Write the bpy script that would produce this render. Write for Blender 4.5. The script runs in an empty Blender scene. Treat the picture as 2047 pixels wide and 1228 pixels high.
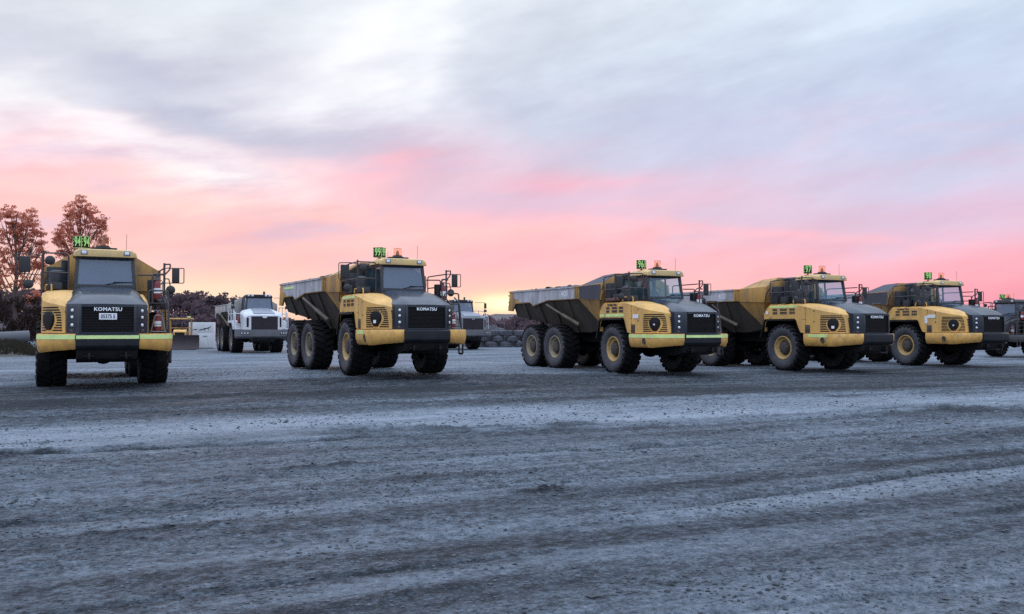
import bpy, bmesh, math, random
import numpy as np
from mathutils import Vector, Matrix
R = math.radians
random.seed(7); RNG = np.random.default_rng(7)
scn = bpy.context.scene
C = scn.collection

# ------------------------------------------------------------------ camera
EYE = 1.6
cam_d = bpy.data.cameras.new('camera'); cam_d.sensor_width = 36.0; cam_d.lens = 36.0 * 1735.5 / 2047
cam_d.clip_start = 0.1; cam_d.clip_end = 6000
cam = bpy.data.objects.new('camera', cam_d); C.objects.link(cam)
cam.location = (0, 0, EYE); cam.rotation_euler = (R(90 + 1.426), 0, 0)
scn.camera = cam
scn.view_settings.view_transform = 'Standard'; scn.view_settings.look = 'None'
scn.view_settings.exposure = 0.0; scn.view_settings.gamma = 1.0
scn.cycles.max_bounces = 8; scn.cycles.transparent_max_bounces = 16
scn.cycles.use_denoising = False

def lin(c):
    return tuple(((v / 255) / 12.92 if v <= 10.3 else ((v / 255 + .055) / 1.055) ** 2.4) for v in c) + (1.0,)

# ------------------------------------------------------------------ world : dawn sky with broken cloud
FPX, HOR = 1735.5, 657.2
ZENITH = (1.46, 1.74, 2.24, 1); BACK = (0.60, 0.66, 0.78, 1); BACKTOP = (1.46, 1.74, 2.24, 1)
def make_world():
    w = bpy.data.worlds.new('World'); scn.world = w; w.use_nodes = True
    nt = w.node_tree; nt.nodes.clear(); L = nt.links
    def nd(t, **k):
        n = nt.nodes.new(t)
        for a, b in k.items(): setattr(n, a, b)
        return n
    def put(sock, v):
        if isinstance(v, bpy.types.NodeSocket): L.new(v, sock)
        else: sock.default_value = v
    def m(op, a, b=None, c=None, clamp=False):
        n = nd('ShaderNodeMath', operation=op, use_clamp=clamp); put(n.inputs[0], a)
        if b is not None: put(n.inputs[1], b)
        if c is not None: put(n.inputs[2], c)
        return n.outputs[0]
    def mix(f, a, b):
        n = nd('ShaderNodeMix', data_type='RGBA'); put(n.inputs[0], f); put(n.inputs[6], a); put(n.inputs[7], b)
        return n.outputs[2]
    def ramp(f, stops):
        n = nd('ShaderNodeValToRGB'); put(n.inputs[0], f); e = n.color_ramp.elements
        while len(e) < len(stops): e.new(0.5)
        for k, (p, c) in enumerate(stops): e[k].position = p; e[k].color = c
        return n.outputs[0]
    tc = nd('ShaderNodeTexCoord'); sep = nd('ShaderNodeSeparateXYZ'); L.new(tc.outputs['Generated'], sep.inputs[0])
    X, Y, Z = sep.outputs
    hyp = m('SQRT', m('ADD', m('ADD', m('MULTIPLY', X, X), m('MULTIPLY', Y, Y)), 1e-6))
    az = m('ARCTAN2', X, Y); E = m('DIVIDE', Z, hyp)
    # cloud streak noise in (azimuth, elevation), drawn out along a shallow diagonal
    cmb = nd('ShaderNodeCombineXYZ'); put(cmb.inputs[0], az); put(cmb.inputs[1], E)
    def noise(rot, sx, sy, scale, detail=6, rough=.55, off=0.0):
        vr = nd('ShaderNodeVectorRotate', rotation_type='Z_AXIS'); L.new(cmb.outputs[0], vr.inputs['Vector']); vr.inputs['Angle'].default_value = rot
        mp = nd('ShaderNodeMapping'); L.new(vr.outputs[0], mp.inputs[0]); mp.inputs['Scale'].default_value = (sx, sy, 1); mp.inputs['Location'].default_value = (off, off * .7, off)
        n = nd('ShaderNodeTexNoise'); L.new(mp.outputs[0], n.inputs['Vector'])
        n.inputs['Scale'].default_value = scale; n.inputs['Detail'].default_value = detail; n.inputs['Roughness'].default_value = rough
        return n
    n1 = noise(R(-14), 1.0, 3.2, 3.2, 4, .5); n2 = noise(R(-10), 1.0, 5.0, 7.0, 6, .55, 3.1); n3 = noise(R(-30), 1.0, 3.0, 4.0, 6, .55, 8.3)
    s1 = nd('ShaderNodeSeparateColor'); L.new(n1.outputs['Color'], s1.inputs[0])
    wa = m('MULTIPLY', m('SUBTRACT', s1.outputs[0], .5), .22); we = m('MULTIPLY', m('SUBTRACT', s1.outputs[1], .5), .13)
    fine = m('MULTIPLY', m('SUBTRACT', n2.outputs[0], .5), .09)
    azw = m('ADD', az, wa); Ew = m('ADD', m('ADD', E, we), fine)
    Er = m('ADD', m('ADD', E, m('MULTIPLY', we, m('MINIMUM', m('MULTIPLY', E, 6), .8))), m('MULTIPLY', fine, .35))
    f = m('MULTIPLY', Er, 1 / .9, clamp=True)
    def stops(lst): return [(max(0, (HOR - v) / FPX / .9), lin(c)) for v, c in lst] + [(.66, lin((196, 208, 226))), (1.0, ZENITH)]
    left = ramp(f, stops([(650, (255, 212, 184)), (595, (255, 216, 194)), (545, (255, 206, 194)), (480, (255, 200, 194)), (430, (255, 198, 196)), (380, (254, 210, 210)), (320, (250, 218, 224)), (250, (228, 218, 228)), (170, (208, 208, 222)), (80, (218, 222, 231)), (0, (212, 218, 228))]))
    mid = ramp(f, stops([(645, (255, 205, 180)), (605, (255, 212, 186)), (570, (255, 196, 188)), (520, (255, 188, 192)), (470, (254, 192, 198)), (420, (246, 192, 206)), (370, (236, 192, 210)), (310, (214, 198, 217)), (220, (198, 202, 218)), (110, (206, 214, 228)), (0, (220, 228, 238))]))
    right = ramp(f, stops([(640, (250, 168, 180)), (590, (252, 172, 184)), (545, (250, 180, 194)), (500, (230, 187, 208)), (450, (216, 193, 217)), (400, (205, 200, 224)), (320, (197, 203, 228)), (220, (195, 207, 231)), (110, (199, 213, 235)), (0, (208, 222, 239))]))
    t1 = m('MULTIPLY_ADD', azw, 1 / .40, .36 / .40, clamp=True); t2 = m('MULTIPLY_ADD', azw, 1 / .40, -.06 / .40, clamp=True)
    col = mix(t2, mix(t1, left, mid), right)
    # cloud bodies: (u, v, half width, half height, tilt, colour, strength)
    feats = [(430, 215, 330, 60, 12, (180, 185, 208), .95), (230, 165, 210, 40, 6, (192, 198, 216), .6), (720, 300, 230, 40, 16, (190, 186, 207), .75),
             (770, 40, 200, 95, -40, (252, 253, 255), .62), (700, 130, 210, 34, -24, (250, 250, 253), .5), (880, 90, 120, 30, -55, (250, 251, 254), .5), (880, 190, 60, 120, -55, (240, 240, 247), .6), (600, 160, 260, 26, -8, (244, 244, 249), .5), (30, 175, 110, 60, -20, (252, 252, 254), .8),
             (440, 345, 170, 34, 14, (255, 250, 248), .62), (490, 356, 70, 22, 8, (255, 255, 255), .5), (300, 270, 190, 26, 12, (250, 246, 249), .75), (60, 320, 150, 26, 0, (255, 188, 194), .6), (300, 60, 300, 30, -6, (206, 211, 222), .5),
             (1120, 190, 120, 150, -50, (192, 199, 215), .6), (1010, 120, 60, 130, -52, (226, 231, 240), .5), (1350, 230, 420, 80, 4, (190, 199, 225), .55), (1600, 40, 420, 40, -6, (216, 229, 244), .5),
             (1600, 300, 380, 60, 5, (196, 203, 229), .5), (1170, 378, 120, 22, 0, (250, 184, 200), .6), (1010, 395, 150, 22, 4, (220, 190, 210), .6), (760, 355, 170, 30, -10, (248, 184, 198), .65), (430, 410, 300, 18, 4, (255, 214, 204), .5),
             (520, 470, 230, 11, -8, (236, 182, 192), .6), (800, 480, 380, 20, -4, (255, 204, 200), .6), (1560, 466, 300, 9, 6, (255, 190, 200), .65), (1500, 425, 360, 22, 2, (218, 192, 215), .5),
             (990, 604, 130, 32, 0, (255, 206, 172), .6), (1002, 604, 76, 18, 0, (262, 244, 196), 1.0), (1005, 606, 55, 12, 0, (285, 275, 225), .9), (380, 590, 150, 22, 0, (255, 232, 200), .75), (1160, 520, 300, 26, 2, (255, 184, 192), .4), (1900, 600, 300, 40, 0, (252, 160, 176), .4)]
    for (u, v, hw, hh, tilt, c, st) in feats:
        a0 = math.atan((u - 1023.5) / FPX); e0 = (HOR - v) / FPX * math.cos(a0)
        k = .5 if v > 430 else 1.0
        dx = m('SUBTRACT', m('ADD', az, m('MULTIPLY', wa, k)), a0)
        dy = m('SUBTRACT', m('ADD', E, m('MULTIPLY', m('ADD', we, fine), k * (.75 if hh > 25 else .3))), e0)
        ct, sn = math.cos(R(-tilt)), math.sin(R(-tilt))
        p = m('MULTIPLY', m('ADD', m('MULTIPLY', dx, ct), m('MULTIPLY', dy, sn)), FPX / hw)
        q = m('MULTIPLY', m('SUBTRACT', m('MULTIPLY', dy, ct), m('MULTIPLY', dx, sn)), FPX / hh)
        g = m('MULTIPLY', m('EXPONENT', m('MULTIPLY', m('ADD', m('MULTIPLY', p, p), m('MULTIPLY', q, q)), -.9)), st)
        col = mix(g, col, lin(c))
    # lavender patches break up the pink band
    pb = m('MULTIPLY', m('MULTIPLY_ADD', E, 1 / .05, -.055 / .05, clamp=True), m('MULTIPLY_ADD', E, -1 / .08, .27 / .08, clamp=True))
    n5 = noise(R(-5), 1.0, 4.5, 6.0, 5, .6, 14.7)
    patch = m('MULTIPLY', m('MULTIPLY', m('MULTIPLY_ADD', n5.outputs[0], 1 / .20, -.48 / .20, clamp=True), pb), .62)
    col = mix(patch, col, lin((214, 194, 216)))
    n6 = noise(R(-18), 1.0, 2.4, 9.0, 7, .62, 31.0); up = m('MULTIPLY_ADD', E, 1 / .12, -.12 / .12, clamp=True)
    # wispy texture
    wisp = m('MULTIPLY_ADD', m('SUBTRACT', n3.outputs[0], .46), .30, 1.0)
    wisp = m('MULTIPLY', wisp, m('MULTIPLY_ADD', m('SUBTRACT', n2.outputs[0], .46), .22, 1.0))
    wisp = m('MULTIPLY', wisp, m('MULTIPLY_ADD', m('MULTIPLY', m('SUBTRACT', n6.outputs[0], .48), up), .20, 1.0))
    n7 = noise(R(10), 1.0, 1.7, 15.0, 6, .6, 52.0); wisp = m('MULTIPLY', wisp, m('MULTIPLY_ADD', m('MULTIPLY', m('SUBTRACT', n7.outputs[0], .48), up), .16, 1.0))
    hs = nd('ShaderNodeMix', data_type='RGBA', blend_type='MULTIPLY'); hs.inputs[0].default_value = 1.0; put(hs.inputs[6], col)
    cc = nd('ShaderNodeCombineColor'); put(cc.inputs[0], wisp); put(cc.inputs[1], m('MULTIPLY_ADD', m('SUBTRACT', wisp, 1), 1.05, 1.0)); put(cc.inputs[2], m('MULTIPLY_ADD', m('SUBTRACT', wisp, 1), .85, 1.0))
    L.new(cc.outputs[0], hs.inputs[7]); col = hs.outputs[2]
    # the half of the sky away from the dawn
    back = m('MULTIPLY_ADD', m('DIVIDE', Y, hyp), -1 / .9, .55 / .9, clamp=True)
    bk = ramp(m('MULTIPLY', E, 1 / 1.2, clamp=True), [(0, BACK), (.9, BACKTOP)])
    col = mix(back, col, bk)
    # dusty ground colour below the horizon
    below = m('MULTIPLY', E, -40, clamp=True)
    col = mix(below, col, (.06, .06, .075, 1))
    bg = nd('ShaderNodeBackground'); L.new(col, bg.inputs[0]); bg.inputs[1].default_value = 1.07
    out = nd('ShaderNodeOutputWorld'); L.new(bg.outputs[0], out.inputs[0])
make_world()

# low sun still veiled by cloud on the horizon, behind the trucks
sun_d = bpy.data.lights.new('sun', 'SUN'); sun_d.energy = 0.5; sun_d.angle = R(14); sun_d.color = (1.0, .62, .50)
sun = bpy.data.objects.new('sun', sun_d); C.objects.link(sun)
sun.rotation_euler = Vector((math.sin(R(-14)) * math.cos(R(5)), math.cos(R(-14)) * math.cos(R(5)), math.sin(R(5)))).to_track_quat('Z', 'Y').to_euler()

# ------------------------------------------------------------------ mesh helper
class MB:
    def __init__(s): s.v = []; s.f = []; s.m = []
    def add(s, vs, fs, mi=0):
        o = len(s.v); s.v += [tuple(p) for p in vs]
        s.f += [tuple(o + i for i in f) for f in fs]; s.m += [mi] * len(fs); return s
    def box(s, x0, x1, y0, y1, z0, z1, mi=0, rot=None):
        vs = [Vector((x, y, z)) for x in (x0, x1) for y in (y0, y1) for z in (z0, z1)]
        if rot:
            c = Vector(((x0 + x1) / 2, (y0 + y1) / 2, (z0 + z1) / 2)); M = Matrix.Rotation(R(rot[0]), 3, rot[1]); vs = [M @ (p - c) + c for p in vs]
        return s.add(vs, [(0, 1, 3, 2), (4, 6, 7, 5), (0, 4, 5, 1), (2, 3, 7, 6), (0, 2, 6, 4), (1, 5, 7, 3)], mi)
    def prism(s, poly, axis, a, b, mi=0):
        n = len(poly); g = {'x': lambda p, t: (t, p[0], p[1]), 'y': lambda p, t: (p[0], t, p[1]), 'z': lambda p, t: (p[0], p[1], t)}[axis]
        vs = [g(p, a) for p in poly] + [g(p, b) for p in poly]
        return s.add(vs, [tuple(range(n)), tuple(range(2 * n - 1, n - 1, -1))] + [(i, (i + 1) % n, n + (i + 1) % n, n + i) for i in range(n)], mi)
    def grid(s, rows, mi=0, flip=False):
        n = len(rows[0]); vs = [p for r in rows for p in r]; fs = []
        for i in range(len(rows) - 1):
            for j in range(n - 1): fs.append((i * n + j, i * n + j + 1, (i + 1) * n + j + 1, (i + 1) * n + j))
        return s.add(vs, fs, mi)
    def tube(s, pts, r, n=8, mi=0, closed=False):
        P = [Vector(p) for p in pts]; k = len(P); T = []
        for i in range(k):
            a = P[(i - 1) % k] if (i > 0 or closed) else P[i]; b = P[(i + 1) % k] if (i < k - 1 or closed) else P[i]
            T.append((b - a).normalized())
        u = T[0].orthogonal().normalized(); vs = []
        for i in range(k):
            u = (u - T[i] * u.dot(T[i])).normalized(); w = T[i].cross(u)
            rr = r[i] if isinstance(r, (list, tuple)) else r
            for j in range(n): vs.append(P[i] + (u * math.cos(2 * math.pi * j / n) + w * math.sin(2 * math.pi * j / n)) * rr)
        fs = [(i * n + j, i * n + (j + 1) % n, ((i + 1) % k) * n + (j + 1) % n, ((i + 1) % k) * n + j) for i in range(k if closed else k - 1) for j in range(n)]
        if not closed: fs += [tuple(range(n - 1, -1, -1)), tuple(range((k - 1) * n, k * n))]
        return s.add(vs, fs, mi)
    def lathe(s, prof, c=(0, 0, 0), axis='y', n=32, mi=0, mis=None):
        k = len(prof); vs = []
        for i in range(n):
            a = 2 * math.pi * i / n; ca, sa = math.cos(a), math.sin(a)
            for r_, h in prof:
                p = {'y': (r_ * ca, h, r_ * sa), 'x': (h, r_ * ca, r_ * sa), 'z': (r_ * ca, r_ * sa, h)}[axis]
                vs.append((p[0] + c[0], p[1] + c[1], p[2] + c[2]))
        for j in range(k - 1):
            s_mi = mis[j] if mis else mi
            pass
        o = len(s.v); s.v += vs
        for i in range(n):
            for j in range(k - 1):
                a, b = i * k + j, ((i + 1) % n) * k + j
                s.f.append((o + a, o + a + 1, o + b + 1, o + b)); s.m.append(mis[j] if mis else mi)
        return s
    def mirror_y(s):
        t = MB(); t.v = [(x, -y, z) for x, y, z in s.v]; t.f = [tuple(reversed(f)) for f in s.f]; t.m = list(s.m); return t
    def mesh(s, name, mats, bevel=0, seg=2, angle=35):
        me = bpy.data.meshes.new(name); me.from_pydata(s.v, [], s.f); me.polygons.foreach_set('material_index', s.m)
        bm = bmesh.new(); bm.from_mesh(me)
        bmesh.ops.remove_doubles(bm, verts=bm.verts, dist=1e-5)
        bmesh.ops.recalc_face_normals(bm, faces=bm.faces)
        if bevel:
            es = [e for e in bm.edges if len(e.link_faces) == 2 and e.calc_face_angle(0) > R(28)]
            bmesh.ops.bevel(bm, geom=es, offset=bevel, segments=seg, affect='EDGES', clamp_overlap=True, profile=.6)
        for f in bm.faces: f.smooth = True
        bm.to_mesh(me); bm.free()
        me.set_sharp_from_angle(angle=R(angle))
        for q in (mats if isinstance(mats, (list, tuple)) else [mats]): me.materials.append(q)
        return me

def obj(name, data, parent=None, loc=None, rot=None, **props):
    o = bpy.data.objects.new(name, data); C.objects.link(o)
    if parent: o.parent = parent
    if loc: o.location = loc
    if rot: o.rotation_euler = rot
    for k, v in props.items(): o[k] = v
    return o
CACHE = {}
def part(name, key, fn, mats, parent, bevel=0, seg=2, angle=35, **kw):
    """link a part; the mesh is built once per key and shared"""
    if key not in CACHE: CACHE[key] = fn().mesh(name, mats, bevel, seg, angle)
    return obj(name, CACHE[key], parent, **kw)
def bend(pts, r=.08, n=4):
    P = [Vector(p) for p in pts]; out = [P[0]]
    for i in range(1, len(P) - 1):
        a, b, c = P[i - 1], P[i], P[i + 1]
        d1 = min(r, (a - b).length * .45); d2 = min(r, (c - b).length * .45)
        p, q = b + (a - b).normalized() * d1, b + (c - b).normalized() * d2
        for k in range(n + 1):
            t = k / n; out.append(p * (1 - t) ** 2 + b * 2 * t * (1 - t) + q * t * t)
    out.append(P[-1]); return out
def text_mesh(s, size, mat, depth=.004, bold=0.0, xs=1.0, space=1.0):
    cu = bpy.data.curves.new('lettering', 'FONT'); cu.body = s; cu.size = size; cu.extrude = depth; cu.offset = bold
    cu.align_x = 'CENTER'; cu.align_y = 'CENTER'; cu.space_character = space; cu.resolution_u = 4
    to = bpy.data.objects.new('tmp', cu); C.objects.link(to)
    bpy.context.view_layer.update()
    me = bpy.data.meshes.new_from_object(to.evaluated_get(bpy.context.evaluated_depsgraph_get()))
    bpy.data.objects.remove(to)
    co = np.empty(len(me.vertices) * 3); me.vertices.foreach_get('co', co); co = co.reshape(-1, 3); co[:, 0] *= xs
    me.vertices.foreach_set('co', co.ravel()); me.materials.clear(); me.materials.append(mat); me.name = 'lettering'
    return me
def face_rot(nx, ny):
    """euler that stands flat text upright on a wall whose outward normal is (nx, ny)"""
    return (R(90), 0, math.atan2(ny, nx) + R(90))

# ------------------------------------------------------------------ materials
def mat(name, base, rough=.6, metal=0.0, dirt=None, dirt_amt=.0, scale=3.0, bump=0.0, bscale=40, spec=.5, coat=0.0, streak=False):
    ma = bpy.data.materials.new(name); ma.use_nodes = True; nt = ma.node_tree; b = nt.nodes['Principled BSDF']; L = nt.links
    b.inputs['Base Color'].default_value = (*base, 1); b.inputs['Roughness'].default_value = rough; b.inputs['Metallic'].default_value = metal
    b.inputs['Specular IOR Level'].default_value = spec; b.inputs['Coat Weight'].default_value = coat
    tc = nt.nodes.new('ShaderNodeTexCoord')
    if dirt is not None:
        oi = nt.nodes.new('ShaderNodeObjectInfo')
        mp = nt.nodes.new('ShaderNodeMapping'); L.new(tc.outputs['Object'], mp.inputs[0])
        if streak: mp.inputs['Scale'].default_value = (1.6, 1.6, .35)
        cx = nt.nodes.new('ShaderNodeCombineXYZ'); L.new(oi.outputs['Random'], cx.inputs[0]); L.new(oi.outputs['Random'], cx.inputs[2])
        sc = nt.nodes.new('ShaderNodeVectorMath'); sc.operation = 'SCALE'; L.new(cx.outputs[0], sc.inputs[0]); sc.inputs['Scale'].default_value = 37.0
        L.new(sc.outputs[0], mp.inputs['Location'])
        n = nt.nodes.new('ShaderNodeTexNoise'); L.new(mp.outputs[0], n.inputs['Vector']); n.inputs['Scale'].default_value = scale; n.inputs['Detail'].default_value = 8; n.inputs['Roughness'].default_value = .62
        n2 = nt.nodes.new('ShaderNodeTexNoise'); L.new(mp.outputs[0], n2.inputs['Vector']); n2.inputs['Scale'].default_value = scale * 9; n2.inputs['Detail'].default_value = 4
        ad = nt.nodes.new('ShaderNodeMath'); ad.operation = 'MULTIPLY_ADD'; L.new(n2.outputs[0], ad.inputs[0]); ad.inputs[1].default_value = .35; L.new(n.outputs[0], ad.inputs[2])
        mr = nt.nodes.new('ShaderNodeMapRange'); L.new(ad.outputs[0], mr.inputs[0]); mr.inputs[1].default_value = .55; mr.inputs[2].default_value = .92; mr.inputs[3].default_value = .06 * dirt_amt; mr.inputs[4].default_value = dirt_amt
        mx = nt.nodes.new('ShaderNodeMix'); mx.data_type = 'RGBA'; L.new(mr.outputs[0], mx.inputs[0]); mx.inputs[6].default_value = (*base, 1); mx.inputs[7].default_value = (*dirt, 1)
        L.new(mx.outputs[2], b.inputs['Base Color'])
        rr = nt.nodes.new('ShaderNodeMapRange'); L.new(mr.outputs[0], rr.inputs[0]); rr.inputs[3].default_value = rough; rr.inputs[4].default_value = .92; L.new(rr.outputs[0], b.inputs['Roughness'])
    if bump:
        nb = nt.nodes.new('ShaderNodeTexNoise'); L.new(tc.outputs['Object'], nb.inputs['Vector']); nb.inputs['Scale'].default_value = bscale; nb.inputs['Detail'].default_value = 5
        bp = nt.nodes.new('ShaderNodeBump'); bp.inputs['Strength'].default_value = bump; bp.inputs['Distance'].default_value = .02; L.new(nb.outputs[0], bp.inputs['Height']); L.new(bp.outputs[0], b.inputs['Normal'])
    return ma
DUST = (.20, .18, .165)
M = {}
M['yellow'] = mat('yellow_paint', (.80, .45, .118), .40, dirt=(.36, .235, .115), dirt_amt=.75, scale=1.6, streak=True, bump=.04, bscale=4)
M['muddy'] = mat('mud_splashed_yellow_paint', (.80, .435, .105), .42, dirt=(.15, .115, .08), dirt_amt=.62, scale=4.5, bump=.06, bscale=9)
M['cream'] = mat('sky_paled_roof_paint', (.70, .47, .19), .45, dirt=(.36, .29, .18), dirt_amt=.7, scale=1.6)  # roof yellow paled for reflected sky, painted into the colour
M['ochre'] = mat('worn_yellow_paint', (.50, .265, .062), .55, dirt=(.13, .10, .08), dirt_amt=.9, scale=1.4, streak=True, bump=.25, bscale=9)
M['hopper'] = mat('muddy_shaded_hopper_steel', (.026, .021, .018), .85, dirt=(.075, .055, .038), dirt_amt=.7, scale=1.2, streak=True, bump=.35, bscale=9)  # mud, plus the underside's shade darkened into the base colour
M['rimsteel'] = mat('scraped_steel', (.46, .46, .50), .6, .1, dirt=(.17, .155, .155), dirt_amt=.85, scale=2.2, streak=True, bump=.4, bscale=8)
M['grime'] = mat('grimy_dark_paint', (.035, .036, .042), .6, dirt=(.10, .09, .085), dirt_amt=.7, scale=1.6, streak=True)
M['hood'] = mat('charcoal_paint', (.010, .015, .026), .30, dirt=(.05, .06, .08), dirt_amt=.22, scale=1.5, bump=.03, bscale=3, coat=.25, spec=.4)
M['dark'] = mat('dark_grey_paint', (.007, .009, .014), .5, dirt=(.035, .035, .04), dirt_amt=.4, scale=2.5, spec=.3)
M['navy'] = mat('dark_blue_worn_paint', (.035, .04, .06), .6, dirt=(.09, .08, .08), dirt_amt=.6, scale=1.5)
M['black'] = mat('black_plastic', (.003, .003, .004), .5, dirt=(.02, .02, .022), dirt_amt=.4, scale=3, spec=.3)
M['chassis'] = mat('oily_chassis_steel', (.006, .006, .007), .7, dirt=(.022, .019, .017), dirt_amt=.6, scale=2.2, spec=.2, bump=.3, bscale=12)
M['rubber'] = mat('tyre_tread_rubber', (.005, .005, .006), .8, dirt=(.028, .026, .028), dirt_amt=.6, scale=3.5, spec=.2, bump=.2, bscale=30)
M['sidewall'] = mat('dusty_tyre_sidewall', (.030, .031, .038), .75, dirt=(.10, .097, .112), dirt_amt=.75, scale=2.2, bump=.1, bscale=25)
M['rimyellow'] = mat('yellow_rim_paint', (.56, .35, .11), .5, dirt=(.22, .18, .14), dirt_amt=.7, scale=3)
M['rimdusty'] = mat('dusty_rim_paint', (.34, .27, .16), .7, dirt=(.19, .17, .155), dirt_amt=.9, scale=3)
M['cyl'] = mat('dusty_cylinder', (.13, .10, .065), .5, dirt=(.06, .05, .04), dirt_amt=.8, scale=3)
M['hub'] = mat('greasy_hub', (.035, .03, .03), .65, dirt=(.13, .10, .085), dirt_amt=.7, scale=5)
M['rail'] = mat('dark_rail_paint', (.035, .026, .03), .45, dirt=(.08, .07, .07), dirt_amt=.5, scale=6)
M['galv'] = mat('worn_grip_rail', (.16, .16, .18), .45, .5)
M['strip'] = mat('lime_reflective_tape', (.70, .90, .34), .35, dirt=(.40, .45, .24), dirt_amt=.55, scale=4)
M['letterdull'] = mat('faded_letter_vinyl', (.62, .63, .66), .6)
M['white'] = mat('white_paint', (.60, .62, .65), .4, dirt=(.40, .38, .37), dirt_amt=.6, scale=1.8, streak=True)
M['sticker'] = mat('white_vinyl', (.78, .80, .83), .4)
M['letter'] = mat('white_letter_vinyl', (.85, .87, .9), .4)
M['ink'] = mat('dark_blue_ink', (.012, .018, .05), .5)
M['red'] = mat('red_enamel', (.20, .016, .022), .35, dirt=(.12, .06, .055), dirt_amt=.5, scale=6)
M['signgreen'] = mat('fluorescent_green_vinyl', (.44, .82, .22), .5)
M['signyellow'] = mat('pale_yellow_plastic', (.62, .64, .25), .5)
M['lamp'] = mat('clear_lamp_lens', (.72, .75, .80), .12, .35)
M['marker'] = mat('dull_marker_lens', (.10, .05, .055), .3)
M['bulb'] = mat('amber_bulb_holder', (.30, .10, .05), .4)
M['mirror'] = mat('mirror_housing', (.018, .018, .022), .45)
M['cabgrey'] = mat('cab_dark_trim', (.022, .024, .03), .45, dirt=(.05, .05, .055), dirt_amt=.5, scale=4)
M['seat'] = mat('seat_fabric', (.03, .032, .04), .9)
M['brown'] = mat('brown_canvas', (.16, .07, .07), .8, dirt=(.10, .07, .06), dirt_amt=.6, scale=5)
M['concrete'] = mat('weathered_concrete', (.11, .115, .13), .85, dirt=(.12, .12, .125), dirt_amt=.7, scale=2.5, bump=.2, bscale=20)
M['trunk'] = mat('gum_bark', (.12, .09, .085), .9, dirt=(.05, .035, .033), dirt_amt=.8, scale=3)
M['earthload'] = mat('loaded_spoil', (.17, .165, .175), .95, dirt=(.09, .085, .09), dirt_amt=.9, scale=3.5, bump=.6, bscale=10)
def glass_mat(name, tint, gloss, film_amt, film=(.30, .35, .42)):
    ma = bpy.data.materials.new(name); ma.use_nodes = True; nt = ma.node_tree; nt.nodes.clear(); L = nt.links
    tr = nt.nodes.new('ShaderNodeBsdfTransparent'); tr.inputs[0].default_value = (*tint, 1)
    gl = nt.nodes.new('ShaderNodeBsdfGlossy'); gl.inputs['Roughness'].default_value = .04; gl.inputs[0].default_value = (.9, .93, 1, 1)
    df = nt.nodes.new('ShaderNodeBsdfDiffuse'); df.inputs[0].default_value = (*film, 1)  # diffuse film; on cab glass its blue stands for reflected sky
    lw = nt.nodes.new('ShaderNodeLayerWeight'); lw.inputs['Blend'].default_value = .5; fr = nt.nodes.new('ShaderNodeMath'); fr.operation = 'POWER'; L.new(lw.outputs['Facing'], fr.inputs[0]); fr.inputs[1].default_value = 5.0
    fm = nt.nodes.new('ShaderNodeMath'); fm.operation = 'MULTIPLY_ADD'; fm.use_clamp = True; L.new(fr.outputs[0], fm.inputs[0]); fm.inputs[1].default_value = .85; fm.inputs[2].default_value = gloss
    tc = nt.nodes.new('ShaderNodeTexCoord'); n = nt.nodes.new('ShaderNodeTexNoise'); L.new(tc.outputs['Object'], n.inputs[0]); n.inputs['Scale'].default_value = 3.5; n.inputs['Detail'].default_value = 6
    mr = nt.nodes.new('ShaderNodeMapRange'); L.new(n.outputs[0], mr.inputs[0]); mr.inputs[1].default_value = .35; mr.inputs[2].default_value = .7; mr.inputs[3].default_value = film_amt * .8; mr.inputs[4].default_value = film_amt * 1.2
    m1 = nt.nodes.new('ShaderNodeMixShader'); L.new(mr.outputs[0], m1.inputs[0]); L.new(tr.outputs[0], m1.inputs[1]); L.new(df.outputs[0], m1.inputs[2])
    m2 = nt.nodes.new('ShaderNodeMixShader'); L.new(fm.outputs[0], m2.inputs[0]); L.new(m1.outputs[0], m2.inputs[1]); L.new(gl.outputs[0], m2.inputs[2])
    o = nt.nodes.new('ShaderNodeOutputMaterial'); L.new(m2.outputs[0], o.inputs[0]); return ma
M['glass'] = glass_mat('cab_glass', (.82, .95, 1.0), .04, .10, (.20, .36, .46))
M['dustglass'] = glass_mat('sky_film_cab_glass', (.72, .80, .90), .07, .62, (.095, .135, .20))  # blue film paints the sky's reflection onto the pane
M['amber'] = glass_mat('amber_lens', (1.0, .86, .74), .03, .05, (.6, .34, .2))
def leaf_mat(name, c, tr_, var=.5):
    ma = bpy.data.materials.new(name); ma.use_nodes = True; nt = ma.node_tree; nt.nodes.clear(); L = nt.links
    tc = nt.nodes.new('ShaderNodeTexCoord'); n = nt.nodes.new('ShaderNodeTexNoise'); L.new(tc.outputs['Object'], n.inputs[0]); n.inputs['Scale'].default_value = .9; n.inputs['Detail'].default_value = 5
    mx = nt.nodes.new('ShaderNodeMix'); mx.data_type = 'RGBA'; L.new(n.outputs[0], mx.inputs[0]); mx.inputs[6].default_value = (*[q * (1 - var) for q in c], 1); mx.inputs[7].default_value = (*[q * (1 + var) for q in c], 1)
    d = nt.nodes.new('ShaderNodeBsdfDiffuse'); L.new(mx.outputs[2], d.inputs[0])
    t = nt.nodes.new('ShaderNodeBsdfTranslucent'); t.inputs[0].default_value = (*tr_, 1)
    m = nt.nodes.new('ShaderNodeMixShader'); m.inputs[0].default_value = .55; L.new(d.outputs[0], m.inputs[1]); L.new(t.outputs[0], m.inputs[2])
    o = nt.nodes.new('ShaderNodeOutputMaterial'); L.new(m.outputs[0], o.inputs[0]); return ma
M['leaf'] = leaf_mat('gum_leaf', (.24, .105, .078), (.90, .38, .25))
M['leafdark'] = leaf_mat('scrub_leaf', (.040, .032, .029), (.05, .03, .024))
M['leafwood'] = leaf_mat('woodland_leaf', (.085, .066, .080), (.15, .10, .11))
M['grass'] = leaf_mat('dry_grass', (.05, .048, .036), (.04, .035, .025))

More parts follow.
